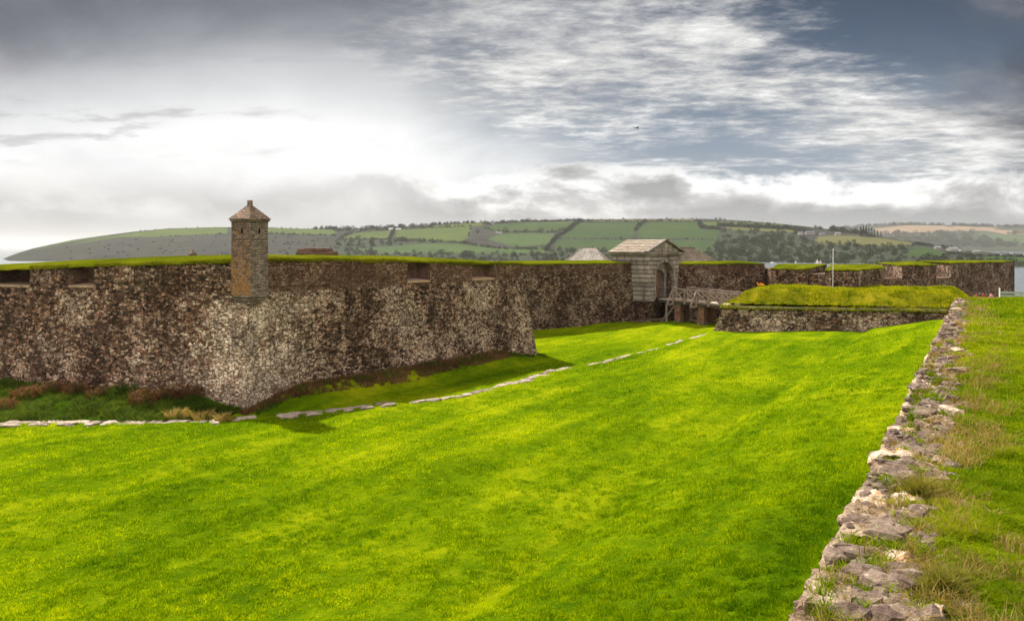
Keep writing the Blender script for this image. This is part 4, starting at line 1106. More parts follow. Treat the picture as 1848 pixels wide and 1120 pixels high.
# ------------------------------------------------------------------ vegetation along the foot of the bastion
def foot_veg():
    rng = np.random.default_rng(77)
    # shaded short grass between channel and right face
    N = 130000; Xx = rng.uniform(-34, 20, N); Y = rng.uniform(41, 88, N); d, s = seg_dist(Xx, Y, DRAIN)
    keep = (s > 0) & (d > .35) & (Xx > -13.5) & ((px_of(Xx, Y) > 560)); Xx, Y = Xx[keep], Y[keep]
    o = blades('moat_floor_grass', Xx, Y, lawn_z, .05 + .05 * rng.random(len(Xx)), .03 + 0 * Xx, MAT['lawn_blade'], .9, seed=4); tag(o, 'green grass on the moat floor beyond the line of stones', 'grass', kind='stuff')
    # brown rooty heap below the right face
    fx, fy = B1[0] - B0[0], B1[1] - B0[1]; L = math.hypot(fx, fy); fx /= L; fy /= L
    n = 17000; t = rng.uniform(-.5, L - 5, n); k = rng.uniform(-.1, 1, n); wid = np.interp(t, [0, 4, 12, 22, 28], [.6, 1.5, 1.7, 1.3, .7]) * k
    x = B0[0] + fx * t + fy * wid; y = B0[1] + fy * t - fx * wid
    cc = vn(x, y, 1.6, 4, 61, .65); keep = cc > .33 + .16 * k; x, y = x[keep], y[keep]
    o = blades('brown_undergrowth', x, y, lawn_z, .08 + .30 * rng.random(len(x)) ** 2, .05 + 0 * x, MAT['deadweed'], 1.3, seed=5); tag(o, 'brown dead undergrowth heaped at the foot of the right bastion face', 'undergrowth', kind='stuff')
    n = 9000; t = rng.uniform(0, L, n); wid = rng.uniform(-.1, 1.1, n); x = B0[0] + fx * t + fy * wid; y = B0[1] + fy * t - fx * wid
    keep = vn(x, y, 1.0, 3, 65) > .47; x, y = x[keep], y[keep]
    o = blades('ivy_weeds', x, y, lawn_z, .12 + .22 * rng.random(len(x)), .05 + 0 * x, MAT['weed'], 1., seed=6); tag(o, 'small green weeds along the base of the right bastion face', 'weeds', kind='stuff')
    # left: overgrown ditch between stones and the left face
    fx, fy = BL[0] - B0[0], BL[1] - B0[1]; L = math.hypot(fx, fy); fx /= L; fy /= L
    def ditch(n, kmin, kmax, smin=.3, tmax=32): 
        t = rng.uniform(smin, tmax, n); wmax = np.interp(t, [0, 6, 14, 30], [2.2, 5.5, 8., 15]); k = rng.uniform(kmin, kmax, n) * wmax
        x = B0[0] + fx * t + fy * -k * -1 * 0 + 0; x = B0[0] + fx * t + (fy) * k * -1; y = B0[1] + fy * t + fx * k
        d, s = seg_dist(x, y, DRAIN); m = (s > 0) & (d > .1); return x[m], y[m]
    x, y = ditch(150000, .02, 1.); c = vn(x, y, .8, 3, 66); h = .10 + .42 * sstep(.46, .75, c) * rng.random(len(x))
    o = blades('ditch_weeds', x, y, lawn_z, h, .045 + 0 * x, MAT['weed'], 1.2, seed=7, mode='bent'); tag(o, 'lush green weeds filling the ditch below the left bastion face', 'weeds', kind='stuff')
    x, y = ditch(60000, .0, 1.); c = vn(x, y, .45, 3, 67); m = c > .53; x, y = x[m], y[m]
    o = blades('bright_ditch_grass', x, y, lawn_z, .15 + .1 * rng.random(len(x)), .04 + 0 * x, MAT['ditch_blade'], 1.2, seed=17, mode='bent'); tag(o, 'brighter green grass patches in the ditch below the left bastion face', 'grass', kind='stuff')
    # bushes and dead brush against the left face: individual clumps
    rg = random.Random(31)
    def clump(x, y, z, rx, h, mat, n, seed, bw=.06):
        r2 = np.random.default_rng(seed); a = r2.uniform(0, 2 * np.pi, n); rad = np.sqrt(r2.random(n)) * rx
        cx = x + np.cos(a) * rad; cy = y + np.sin(a) * rad; lump = vn(cx, cy, 2.2, 2, seed % 9); top = h * np.sqrt(np.maximum(.05, 1 - (rad / rx) ** 2)) * (.6 + .8 * lump)
        cz = z + r2.random(n) ** .7 * top
        return blades('brush_clump', cx, cy, None, .10 + .16 * r2.random(n), bw + 0 * cx, mat, 1.6, seed=seed, z=cz)
    BR_ = [(8, 735, .8, .8, 'D'), (48, 722, .9, .9, 'D'), (95, 718, 1.0, .9, 'D'), (140, 722, .9, .9, 'D'), (75, 740, .9, .5, 'G'), (185, 728, .9, .8, 'D'), (225, 730, 1.0, .9, 'G'),
           (165, 745, 1.2, .7, 'G'), (262, 740, .9, 1.0, 'D'), (215, 752, 1.0, .6, 'G'), (300, 735, .8, .9, 'D'), (345, 733, .7, 1.1, 'D'), (275, 756, 1., .5, 'G'), (322, 752, .8, .5, 'T'), (372, 752, .75, .6, 'T'), (405, 756, .5, .4, 'T'), (240, 757, .8, .45, 'G'), (110, 756, 1.1, .45, 'G')]
    nm = {'D': ('dead_brush', 'deadweed', 'dark brown dead brush'), 'G': ('green_shrub', 'weed', 'low dark green shrub'), 'T': ('grass_clump', 'straw', 'tan dry grass clump')}
    for i, (px, py, rx, h, k) in enumerate(BR_):
        d = F * 9.0 / (py - HY); x = (px - CX) / F * d; z = float(lawn_z(x, d)); o = clump(x, d, z, rx, h * .72, MAT[nm[k][1]], 620 if k != 'T' else 500, 170 + i)
        o.name = nm[k][0]; tag(o, ORD(nm[k][2], i, k, BR_), 'shrub' if k == 'G' else 'brush', {'D': 'dead brush along the left bastion face', 'G': 'green shrubs in the ditch', 'T': 'dry grass clumps by the corner'}[k])
def ORD(base, i, k, L):
    same = sorted([j for j, q in enumerate(L) if q[4] == k], key=lambda j: L[j][0]); n = same.index(i)
    w = ['first', 'second', 'third', 'fourth', 'fifth', 'sixth', 'seventh', 'eighth', 'ninth'][n]
    where = {'D': 'at the foot of the left bastion face', 'G': 'in the ditch left of the bastion corner', 'T': 'near the bastion corner'}[k]
    return f'{base} {where}, {w} from the left'
MAT['ditch_blade'] = grass_blade('ditch_grass_blade', [(.03, .075, .008), (.065, .135, .012), (.12, .20, .02)], -.3, .35, patch=.7)
foot_veg()
# plants hanging on the left face
def face_plants():
    rng = np.random.default_rng(88); t, L = unit(chain[0], chain[1]); n = Vector((t.y, -t.x)); N = 26000
    s = rng.uniform(L - 36, L - .5, N); hh = rng.random(N); z = -9.3 + hh * 7.4
    c = vn(s, z, .9, 4, 71, .6) + vn(s, z, .25, 2, 72) * .3 - .15 + .16 * sstep(-7.6, -9, z); m = c > .60; s, z = s[m], z[m]
    k = np.clip((z + 9.9) / (ZC + 9.9), 0, 1) * INS - .03
    x = chain[0][0] + t.x * s - n.x * k + n.x * .03; y = chain[0][1] + t.y * s - n.y * k + n.y * .03
    o = blades('wall_plants', x, y, None, .05 + .13 * rng.random(len(x)), .03 + 0 * x, MAT['deadweed'], 1.4, seed=9, z=z); tag(o, 'brown plants rooted in the joints of the left bastion face', 'plants', kind='stuff')
face_plants()
# shaggy grass lip on the bastion and curtain tops
def lip_grass():
    rng = np.random.default_rng(91)
    for (info, nm, lb, L0, g_) in ((infoR, 'lip_grass', 'grass fringe along the top of the right bastion face', 0, gR), (infoL, 'lip_grass', 'grass fringe along the top of the left bastion face', infoL[3] - 36, gL)):
        P, t, n, L, zt = info; N = 14000; s = rng.uniform(max(0, L0), L, N); k = rng.uniform(-.10, .35, N)
        m = np.ones(N, bool)
        for g in g_: m &= ~((s > g[0]) & (s < g[1]))
        s, k = s[m], k[m]; 
        zz = np.array([zt(q) for q in np.linspace(0, L, 200)]); z = np.interp(s, np.linspace(0, L, 200), zz) - .02
        P0 = P(0.); x = P0[0] + t.x * s - n.x * k; y = P0[1] + t.y * s - n.y * k
        o = blades(nm, x, y, None, (.05 + .15 * rng.random(len(x))) * (.4 + 1.2 * vn(x, y, 1.1, 3, 92)), .03 + 0 * x, MAT['lip_blade'], 1.6, seed=19, z=z); tag(o, lb, 'grass', kind='stuff')
lip_grass()

# ------------------------------------------------------------------ outwork (ravelin) with turf mound
ow = thing('turfed_outwork', 'low stone outwork topped by a shaggy yellow green turf mound, right of the bridge', 'outwork')
OA, OB, OCc, OD = (21.4, 86.2), (46.0, 80.4), (58.3, 100), (30.0, 100.5)
ZW = -6.35
def omx(i, k=.85): 
    pts = [OD, OA, OB, OCc]; return inset_corner(pts[i - 1], pts[i], pts[(i + 1) % 4], k)
ITA, ITB, ITC, ITD = omx(1), omx(2), omx(3), omx(0)
f_ = lambda a, b: (b[0] - a[0], b[1] - a[1])
battered('wall', OA, OB, -9.6, ZW, .85, MAT['outwork'], ow, .25, .06, 7, f_(OA, ITA), f_(OB, ITB))
battered('wall', OD, OA, -9.6, ZW, .85, MAT['outwork'], ow, .4, .06, 8, f_(OD, ITD), f_(OA, ITA))
battered('wall', OB, OCc, -9.6, ZW, .85, MAT['outwork'], ow, .6, .06, 9, f_(OB, ITB), f_(OCc, ITC))
cpm = MB(); cpm.beam((*ITA, ZW), (*ITB, ZW), .34, .12); cpm.beam((*ITD, ZW), (*ITA, ZW), .34, .12); cpm.build('coping', MAT['ashlar'], ow)
def mound_z(x, y):
    x = np.asarray(x, float); y = np.asarray(y, float); d = np.full(x.shape, 99.)
    P = [ITA, ITB, ITC, ITD]
    for i, (a, b) in enumerate(zip(P, P[1:] + P[:1])):
        t, L = unit(a, b); q = (-(x - a[0]) * t.y + (y - a[1]) * t.x) - .05
        q = q * (.95 if i == 3 else 1.5 if i == 1 else 1.)
        d = np.minimum(d, q)
    top = np.interp(px_of(x, y), [1300, 1345, 1500, 1740], [-4.50, -4.40, -4.62, -4.72])
    z = ZW + .06 + (top - ZW - .06) * sstep(-.9, 2.9, d) + (vn(x, y, .8, 4, 41, .6) - .5) * .20 * sstep(0, 1., d)
    return np.where(d > -.06, z, ZW - .5)
def mound():
    xs = np.arange(20, 56, .25); ys_ = np.arange(79, 102, .25); Xg, Yg = np.meshgrid(xs, ys_); Z = mound_z(Xg, Yg); nx, ny = len(xs), len(ys_)
    V = np.stack([Xg.ravel(), Yg.ravel(), Z.ravel()], 1); i = (np.arange(ny - 1)[:, None] * nx + np.arange(nx - 1)[None, :]).ravel(); Fc = np.stack([i, i + 1, i + nx + 1, i + nx], 1)
    ok = (Z.ravel()[Fc] > ZW - .3).all(1); np_mesh('turf_mound', V, Fc[ok], MAT['mound'], ow, smooth=True)
    rng = np.random.default_rng(3); N = 170000; x = rng.uniform(20, 56, N); y = rng.uniform(79, 97, N); z = mound_z(x, y); c = vn(x, y, 1.4, 4, 43, .6)
    m = (z > ZW - .1) & (rng.random(N) < .2 + 1.2 * sstep(.4, .6, c)); x, y, z, c = x[m], y[m], z[m], c[m]
    o = blades('mound_grass', x, y, None, .06 + .26 * sstep(.45, .7, c) * rng.random(len(x)), .05 + 0 * x, MAT['mound_blade'], 1.3, seed=44, z=z, parent=ow, mode='bent'); o['kind'] = 'stuff'
    t, L = unit(ITA, ITB); n = 16000; s = rng.uniform(-.2, L, n); k = rng.uniform(-.28, .35, n); x = ITA[0] + t.x * s + t.y * -k; y = ITA[1] + t.y * s + t.x * k
    hh = (.10 + .38 * vn(s, 0 * s, .8, 4, 47) * rng.random(n))
    o = blades('fringe_grass', x, y, None, hh, .05 + 0 * x, MAT['mound_blade'], 1.4, seed=46, z=np.full(n, ZW - .02) - .18 * (k < -.1), parent=ow, mode='bent'); o['kind'] = 'stuff'
mound()
# flowering weeds on the left end of the mound
MAT['flower'] = simple('orange_flower', (.85, .36, .02), .6, .3, 8); MAT['pinkflower'] = simple('pink_flower', (.42, .17, .17), .6, .3, 8)
for i, (px, mt, lb, k) in enumerate(((1372, 'flower', 'bright orange flowering weed on the left end of the mound', 1.), (1333, 'pinkflower', 'faded pinkish weed at the left end of the mound', .6), (1317, 'flower', 'small tan and orange weed at the far left of the mound beside the bridge', .5))):
    d = 91.5 if i != 2 else 90.; x = (px - CX) / F * d; z = float(mound_z(x, d)); T = thing('flowering_weed', lb, 'plant', (x, d, z))
    m = MB(); r_ = random.Random(i)
    tips = []
    for q in range(16):
        tx, ty, tz = r_.uniform(-.5, .5) * k, r_.uniform(-.3, .3) * k, r_.uniform(.3, .62) * k; m.tube((tx * .2, ty * .2, -.05), (tx, ty, tz), .012, .008, 4); tips.append((tx, ty, tz))
    m.build('stem', MAT['weed_stem'] if 'weed_stem' in MAT else MAT['turf'], T)
    m = MB()
    for t_p in tips:
        for q in range(3): m.box((t_p[0] + r_.uniform(-.06, .06), t_p[1] + r_.uniform(-.06, .06), t_p[2] + r_.uniform(-.05, .05)), (.09, .09, .07), r_.uniform(0, 3), .6)
    m.build('flower', MAT[mt], T, bevel=.015)

# flagpole
MAT['polegrey'] = simple('off_white_paint', (.50, .49, .47), .6, .1, 2)
fp = thing('flagpole', 'thin white bare flagpole with stays standing behind the turf mound', 'flagpole', W(1502.5, 91.5, z=-9.6))
zt_ = -(450 - HY) / F * 91.5
m = MB(); m.tube((0, 0, 0), (.07, 0, 9.6 + zt_), .052, .032, 10); m.build('pole', MAT['polegrey'], fp, smooth=True)
m = MB(); m.tube((.06, 0, 9.6 + zt_ - .9), (-.38, .2, 3.9), .014, .014, 5); m.tube((-.22, 0, 9.0), (-.40, .2, 3.9), .012, .012, 5); m.build('halyard', MAT['galv'], fp)
m = MB(); m.tube((.02, 0, 3.9), (.02, 0, 4.3), .10, .10, 10); m.tube((.07, 0, 9.6 + zt_), (.07, 0, 9.68 + zt_), .07, .02, 8); m.build('collar', MAT['white'], fp)

# ------------------------------------------------------------------ far bastion with merlons
fb = thing('far_bastion', 'long low rubble bastion with turf capped merlons and embrasures, in the background right', 'bastion')
def pz(px, d, z): return ((px - CX) / F * d, d, z)
FA, FBp, FCp = W(1374, 104)[:2], W(1548, 93)[:2], W(1833, 158)[:2]
FEND = W(1812, 190)[:2]
# lower walls up to sill height
def lowwall(a, b, z0a, z0b, inset, seed):
    o = battered('wall', a, b, -14., 0, inset, MAT['far_wall'], fb, .5, .06, seed)
    me = o.data
    t, L = unit(a, b)
    for v in me.vertices:
        s = ((v.co.x - a[0]) * t.x + (v.co.y - a[1]) * t.y) / L; zt = z0a + (z0b - z0a) * s
        v.co.z = -14 + (v.co.z + 14) / 14 * (zt + 14)
def merlon(front, back, zf_, zb_, zbase, mat=None):
    """front / back: plan points left to right; heights per point"""
    pts = list(front) + list(back)[::-1]; zt = list(zf_) + list(zb_)[::-1]
    m = MB(); m.prism(pts, zbase, zt); M = m.build('merlon', mat or MAT['far_wall'], fb)
    cx = sum(p[0] for p in pts) / len(pts); cy = sum(p[1] for p in pts) / len(pts); e = 1.012
    pts2 = [(cx + (p[0] - cx) * e, cy + (p[1] - cy) * e) for p in pts]
    m = MB(); m.prism(pts2, [z - .02 for z in zt], [z + .12 for z in zt]); m.build('turf', MAT['turf'], M, sub=4, rough=.13)
P2 = lambda px, d: W(px, d)[:2]
lowwall(P2(1345, 103.5), FBp, -3.75, -3.05, .25, 11)
lowwall(FBp, FCp, -3.05 - .6, -5.9, .9, 12)
lowwall(FCp, FEND, -4.0, -4.0, .9, 13)
def shelf(pts, z): MB().prism(pts, z - .3, z).build('platform', MAT['earth'], fb)
def zz_(py, d): return -(py - HY) / F * d
merlon([P2(1392, 99), P2(1458, 97)], [P2(1404, 107), P2(1492, 106)], [zz_(486, 99), zz_(487, 97)], [zz_(477.5, 107), zz_(478, 106)], -14)
merlon([P2(1489, 94.5), P2(1542, 93.2), P2(1597, 103)], [P2(1500, 104), P2(1566, 110), P2(1590, 110)], [zz_(488.5, 94.5), zz_(489, 93.2), zz_(484.5, 103)], [zz_(478, 104), zz_(478, 110), zz_(480, 110)], -14)
merlon([P2(1628, 112), P2(1690, 122.5)], [P2(1580, 122), P2(1655, 131)], [zz_(480, 112), zz_(478.5, 122.5)], [zz_(474.8, 122), zz_(472.5, 131)], -14)
merlon([P2(1716, 128.5), P2(1780, 143), P2(1831, 157)], [P2(1660, 142), P2(1730, 165), P2(1829, 180)], [zz_(475.5, 128.5), zz_(474.3, 143), zz_(472.2, 157)], [zz_(471.5, 142), zz_(470.2, 165), zz_(471.4, 180)], -14)
# sills / floors of the embrasures
MB().prism([P2(1376, 103), P2(1393, 99.3), P2(1405, 108), P2(1385, 108)], -14, -2.62).build('sill', MAT['far_wall'], fb)
MB().prism([P2(1455, 97.3), P2(1491, 95), P2(1500, 105), P2(1470, 107)], -14, -3.15).build('sill', MAT['far_wall'], fb)
MB().prism([P2(1590, 103.2), P2(1630, 112), P2(1600, 120), P2(1570, 112)], -14, -4.35).build('sill', MAT['brick_brown'], fb)
MB().prism([P2(1686, 122.7), P2(1718, 129.2), P2(1675, 138), P2(1650, 134)], -14, -4.75).build('sill', MAT['brick_brown'], fb)

# ------------------------------------------------------------------ fence and people beyond the bank
fe = thing('metal_barrier', 'grey metal barrier of broad horizontal rails at the far right beyond the bank', 'barrier', (0, 0, 0))
d_ = 106.; g0 = -7.7
m = MB(); m.box(W(1804, d_, z=(g0 - 5.25) / 2 - .1), (.13, .13, 5.25 - g0 * 0 - 5.25 + 2.6), 0); m.build('post', MAT['white'], fe)
for i, (za, zb_) in enumerate(((-6.05, -5.75), (-6.45, -6.2), (-6.95, -6.62), (-7.4, -7.15))):
    m = MB(); a = W(1805, d_, z=(za + zb_) / 2); b = W(1900, d_ - 1, z=(za + zb_) / 2 - .05); m.beam(a, b, .06, zb_ - za); m.build('rail', MAT['galv'], fe)
for px in (1842, 1880):
    m = MB(); m.beam(W(px, d_ - .4, z=-8.2), W(px, d_ - .4, z=-5.8), .12); m.build('post', MAT['galv'], fe)

def person(label, loc, top, legs, hair, rz=0, bag=None):
    T = thing('person', label, 'person', loc, rz)
    def skinned(name, pts, edges, radii, mat, parent, root=0):
        me = bpy.data.meshes.new(name); me.from_pydata(pts, edges, []); o = link_mesh(name, me, mat, parent)
        sk = o.modifiers.new('skin', 'SKIN'); 
        for i, r in enumerate(radii): me.skin_vertices[0].data[i].radius = (r, r)
        me.skin_vertices[0].data[root].use_root = True
        sb = o.modifiers.new('sub', 'SUBSURF'); sb.levels = 1; sb.render_levels = 1; return o
    pts = [(0, 0, .95), (0, 0, 1.15), (0, .0, 1.38), (0, 0, 1.50), (0, .01, 1.58), (0, .01, 1.70),
           (-.18, 0, 1.42), (-.25, .03, 1.15), (-.24, .14, .93), (.18, 0, 1.42), (.25, .03, 1.15), (.24, .14, .93),
           (-.10, 0, .88), (-.11, .03, .48), (-.11, 0, .08), (-.11, .14, .03), (.10, 0, .88), (.11, .10, .48), (.11, .04, .08), (.11, .18, .03)]
    ed = [(0, 1), (1, 2), (2, 3), (3, 4), (4, 5), (2, 6), (6, 7), (7, 8), (2, 9), (9, 10), (10, 11), (0, 12), (12, 13), (13, 14), (14, 15), (0, 16), (16, 17), (17, 18), (18, 19)]
    rd = [.14, .13, .15, .06, .085, .09, .07, .05, .035, .07, .05, .035, .09, .06, .045, .035, .09, .06, .045, .035]
    skinned('body', pts, ed, rd, MAT['skin'], T)
    skinned('jacket', [(0, 0, .90), (0, 0, 1.15), (0, 0, 1.40), (-.19, 0, 1.43), (-.26, .03, 1.15), (-.25, .12, .97), (.19, 0, 1.43), (.26, .03, 1.15), (.25, .12, .97), (0, 0, 1.48)], [(0, 1), (1, 2), (2, 3), (3, 4), (4, 5), (2, 6), (6, 7), (7, 8), (2, 9)], [.18, .165, .18, .095, .07, .06, .095, .07, .06, .09], top, T)
    skinned('trousers', [(0, 0, .92), (-.11, 0, .84), (-.115, .03, .48), (-.115, 0, .12), (.11, 0, .84), (.115, .10, .48), (.115, .04, .12)], [(0, 1), (1, 2), (2, 3), (0, 4), (4, 5), (5, 6)], [.15, .11, .085, .07, .11, .085, .07], legs, T)
    bm = bmesh.new(); bmesh.ops.create_icosphere(bm, subdivisions=2, radius=.115)
    for v in bm.verts: v.co = Vector((v.co.x, v.co.y * 1.1 - .01, v.co.z * 1.05 + 1.69)) ; 
    geom = [v for v in bm.verts if v.co.y > .05 and v.co.z < 1.71]; bmesh.ops.delete(bm, geom=geom, context='VERTS')
    me = bpy.data.meshes.new('hair'); bm.to_mesh(me); bm.free(); link_mesh('hair', me, hair, T)
    return T
MAT['skin'] = simple('skin', (.50, .30, .22), .6, .1, 4); MAT['red'] = simple('red_jacket_cloth', (.38, .05, .045), .8, .2, 4); MAT['navy'] = simple('navy_cloth', (.03, .035, .06), .8, .2, 4)
MAT['grey'] = simple('grey_cloth', (.22, .2, .2), .8, .2, 4); MAT['hair'] = simple('dark_hair', (.03, .02, .015), .6, .2, 6); MAT['pink'] = simple('pink_cloth', (.55, .25, .26), .8, .2, 4)
def gz(px, py_head, d, h=1.8): return W(px, d, z=-(py_head - HY) / F * d - h)
# a path shoulder for them to stand on lies hidden behind the bank edge
for px, d, a, b_, h_, lb, r_ in ((1762, 110.35, 'red', 'grey', 'hair', 'person in a dull red top at the left end of the group beyond the bank', 3.0),
                                 (1768, 110.2, 'navy', 'navy', 'hair', 'dark clothed person between the two people in red', 1.6),
                                 (1774, 110.3, 'red', 'navy', 'hair', 'person in a red jacket and navy trousers, middle of the group beyond the bank', 2.5),
                                 (1781, 110.5, 'navy', 'grey', 'hair', 'person in a navy jacket and grey trousers right of the red jacket', .5),
                                 (1789, 110.4, 'pink', 'grey', 'hair', 'person in a pale pink top at the right end of the group', 2.0)):
    x = (px - CX) / F * d; person(lb, (x, d, float(bank_z(x, d))), MAT[a], MAT[b_], MAT[h_], r_)

# ------------------------------------------------------------------ far shore
CREST = ([-600, 0, 30, 60, 130, 200, 250, 300, 400, 480, 570, 640, 700, 800, 870, 950, 1050, 1150, 1280, 1340, 1400, 1460, 1500, 1560, 1600, 1640, 1680, 1720, 1780, 1848, 1950, 2400],
         [474, 469, 457, 448, 433, 423, 417, 412.5, 409.5, 411, 413, 412, 410, 404, 401, 398, 396, 395, 395, 398, 403, 409, 414, 421, 428, 435, 441, 449, 455, 460, 466, 472])
SHORE = ([-600, 0, 1000, 1200, 1400, 1500, 1700, 1830, 2400], [1500, 1520, 1640, 1620, 1450, 1360, 1150, 1020, 900])
CDIST = ([-600, 0, 300, 1300, 1500, 1700, 1848, 2400], [1700, 1900, 2450, 2600, 2300, 1750, 1450, 1300])
def hill_grid(crest, shore, cdist, px0, px1, step, rows, seed, backfall=-60, pw=.85, wob=1.4):
    px = np.arange(px0, px1, step); T = np.concatenate([np.linspace(-.03, 1, rows), [1.06, 1.2, 1.5]]); PX, TT = np.meshgrid(px, T)
    cr = np.interp(PX, *crest); sh = np.interp(PX, *shore); cd = np.interp(PX, *cdist); D = sh + (cd - sh) * TT
    pys = HY + 27.5 * F / sh; k = np.clip(TT, 0, 1) ** pw; PY = pys + (cr - pys) * k
    PY = PY + (vn(PX / 55., TT * 7, 1., 4, seed) - .5) * wob * np.sin(np.pi * np.clip(TT, 0, 1)) * 2
    PY = PY + (vn(PX / 9., TT * 0, 1., 3, seed + 1) - .5) * .5 * (TT >= .97)
    Z = -(PY - HY) / F * D; over = TT > 1; Z = np.where(over, np.maximum(Z - (TT - 1) * 320, -30), Z)
    return PX, PY, D, Z
def inpoly(x, y, poly):
    r = np.zeros(np.shape(x), bool); n = len(poly); j = n - 1
    for i in range(n):
        xi, yi = poly[i]; xj, yj = poly[j]
        r ^= ((yi > y) != (yj > y)) & (x < (xj - xi) * (y - yi) / (yj - yi + 1e-9) + xi); j = i
    return r
def landmat(name, a, b_, sc=.01, sc2=.08):
    m, nt, b = new_mat(name); p = pos(nt); n = noise(nt, p, sc, 5, .6); n2 = noise(nt, p, sc2, 5, .65)
    setc(nt, b, mix(nt, (n * .6 + n2 * .5).step(.4, .72), a, b_), .95, .05); return m
LM = [landmat('far_scrub', (.017, .020, .018), (.045, .045, .038), .02, .11), landmat('far_pasture', (.023, .046, .013), (.038, .064, .016)), landmat('far_pasture_bright', (.044, .072, .016), (.068, .092, .021)),  # land colours darkened to stand for cloud shade over the hillside
      landmat('far_pasture_olive', (.075, .078, .028), (.10, .10, .04)), landmat('far_stubble', (.17, .12, .08), (.23, .165, .11)), landmat('far_wood_floor', (.022, .03, .018), (.04, .05, .03), .02, .15), landmat('far_pasture_mid', (.035, .062, .02), (.055, .088, .028))]  # pasture greens differ from field to field
FIELDS = [(2, [(112, 444), (170, 432), (215, 424), (255, 418), (300, 413), (412, 409), (412, 421), (277, 427), (215, 428), (150, 438)]), (2, [(60, 450), (130, 434), (200, 424), (204, 425), (135, 436), (66, 450)]),
          (2, [(480, 411), (570, 413), (603, 414), (603, 424), (480, 421)]), (2, [(613, 431), (640, 421), (665, 417), (704, 416), (702, 431), (640, 431)]), (2, [(712, 431), (716, 416), (760, 412), (850, 409), (846, 428), (826, 437), (770, 436), (712, 432)]),
          (6, [(640, 450), (760, 440), (828, 440), (900, 448), (990, 446), (985, 456), (900, 457), (700, 457)]), (2, [(750, 411), (850, 402), (880, 401), (870, 407), (790, 410)]), (1, [(868, 411), (900, 404), (960, 401), (1034, 401), (1027, 411), (1000, 418), (905, 418), (880, 415)]),
          (6, [(905, 421), (1000, 421), (992, 440), (930, 446), (880, 432)]), (1, [(1007, 429), (1030, 415), (1048, 402), (1154, 401), (1148, 414), (1140, 430), (1007, 429)]), (1, [(1165, 401), (1262, 401), (1265, 412), (1297, 414), (1294, 432), (1148, 430), (1152, 414)]),
          (1, [(1003, 432), (1294, 434), (1288, 446), (1272, 454), (1190, 456), (1003, 448)]), (3, [(1060, 397), (1255, 396), (1258, 399), (1050, 399.5)]), (2, [(1270, 400.5), (1330, 400), (1400, 404), (1445, 411), (1420, 412), (1300, 408), (1268, 405)]),
          (3, [(1310, 409), (1420, 414), (1470, 420), (1400, 418), (1310, 414)]), (3, [(1475, 427), (1500, 424), (1560, 426), (1590, 429), (1640, 437), (1655, 441), (1600, 444), (1500, 442), (1470, 437)]), (1, [(1638, 455), (1650, 446), (1664, 445), (1690, 450), (1712, 458), (1690, 463), (1640, 463)]),
          (1, [(1762, 463), (1800, 460.5), (1860, 465), (1860, 473), (1800, 470)]), (6, [(950, 404), (1040, 399), (1050, 398), (1040, 401), (960, 405)])]
def add_hill(name, label, g, fields, base, wood=None):
    PX, PY, D, Z = g; Xw = (PX - CX) / F * D; ny, nx = PX.shape; V = np.stack([Xw.ravel(), D.ravel(), Z.ravel()], 1)
    i = (np.arange(ny - 1)[:, None] * nx + np.arange(nx - 1)[None, :]).ravel(); Fc = np.stack([i, i + 1, i + nx + 1, i + nx], 1)
    cx = PX.ravel()[Fc].mean(1); cy = PY.ravel()[Fc].mean(1); idx = np.full(len(Fc), base)
    if wood: 
        for w in wood: idx[inpoly(cx, cy, w)] = 5
    jx = cx + (vn(cx / 6, cy / 2, 1, 2, 4) - .5) * 2; 
    for mi, poly in fields: idx[inpoly(jx, cy, poly)] = mi
    o = np_mesh(name, V, Fc, LM, smooth=True, idx=idx, uv=False); tag(o, label, kind='structure'); return o
WOODP = [[(600, 436), (700, 433), (830, 440), (900, 448), (1000, 450), (1190, 457), (1280, 452), (1292, 440), (1296, 415), (1420, 412), (1480, 440), (1640, 446), (1640, 464), (1750, 462), (1860, 475), (1860, 500), (600, 500)]]
H1 = hill_grid(CREST, SHORE, CDIST, -500, 2350, 5, 90, 3)
add_hill('far_hillside', 'green and scrubby hillside with hedged fields across the water', H1, FIELDS, 0, WOODP)
H2 = hill_grid(([1200, 1440, 1520, 1560, 1600, 1650, 1700, 1760, 1848, 1950, 2500], [440, 420, 412, 408, 405.5, 404.5, 405.5, 407, 409.5, 412, 420]), ([1000, 2500], [5000, 5000]), ([1000, 2500], [6800, 6800]), 1200, 2450, 6, 50, 9)
add_hill('distant_ridge', 'distant ridge with pale stubble fields at the right', H2, [(4, [(1575, 413), (1640, 406), (1700, 407.5), (1738, 412), (1728, 416), (1680, 419), (1590, 421)]), (4, [(1718, 408), (1800, 410.5), (1790, 416), (1740, 417)]), (4, [(1790, 414), (1900, 418), (1900, 425), (1810, 422), (1782, 417)]),
    (6, [(1755, 420), (1860, 426), (1860, 442), (1820, 436), (1770, 426)])], 5)

def hill_at(px, py, g):
    PX, PY, D, Z = g; j = int(np.clip((px - PX[0, 0]) / (PX[0, 1] - PX[0, 0]), 0, PX.shape[1] - 2)); col = PY[:, j]; rows = np.arange(len(col) - 4)
    k = int(np.argmin(np.abs(col[:len(rows)] - py))); d = D[k, j]; return ((px - CX) / F * d, d, Z[k, j])

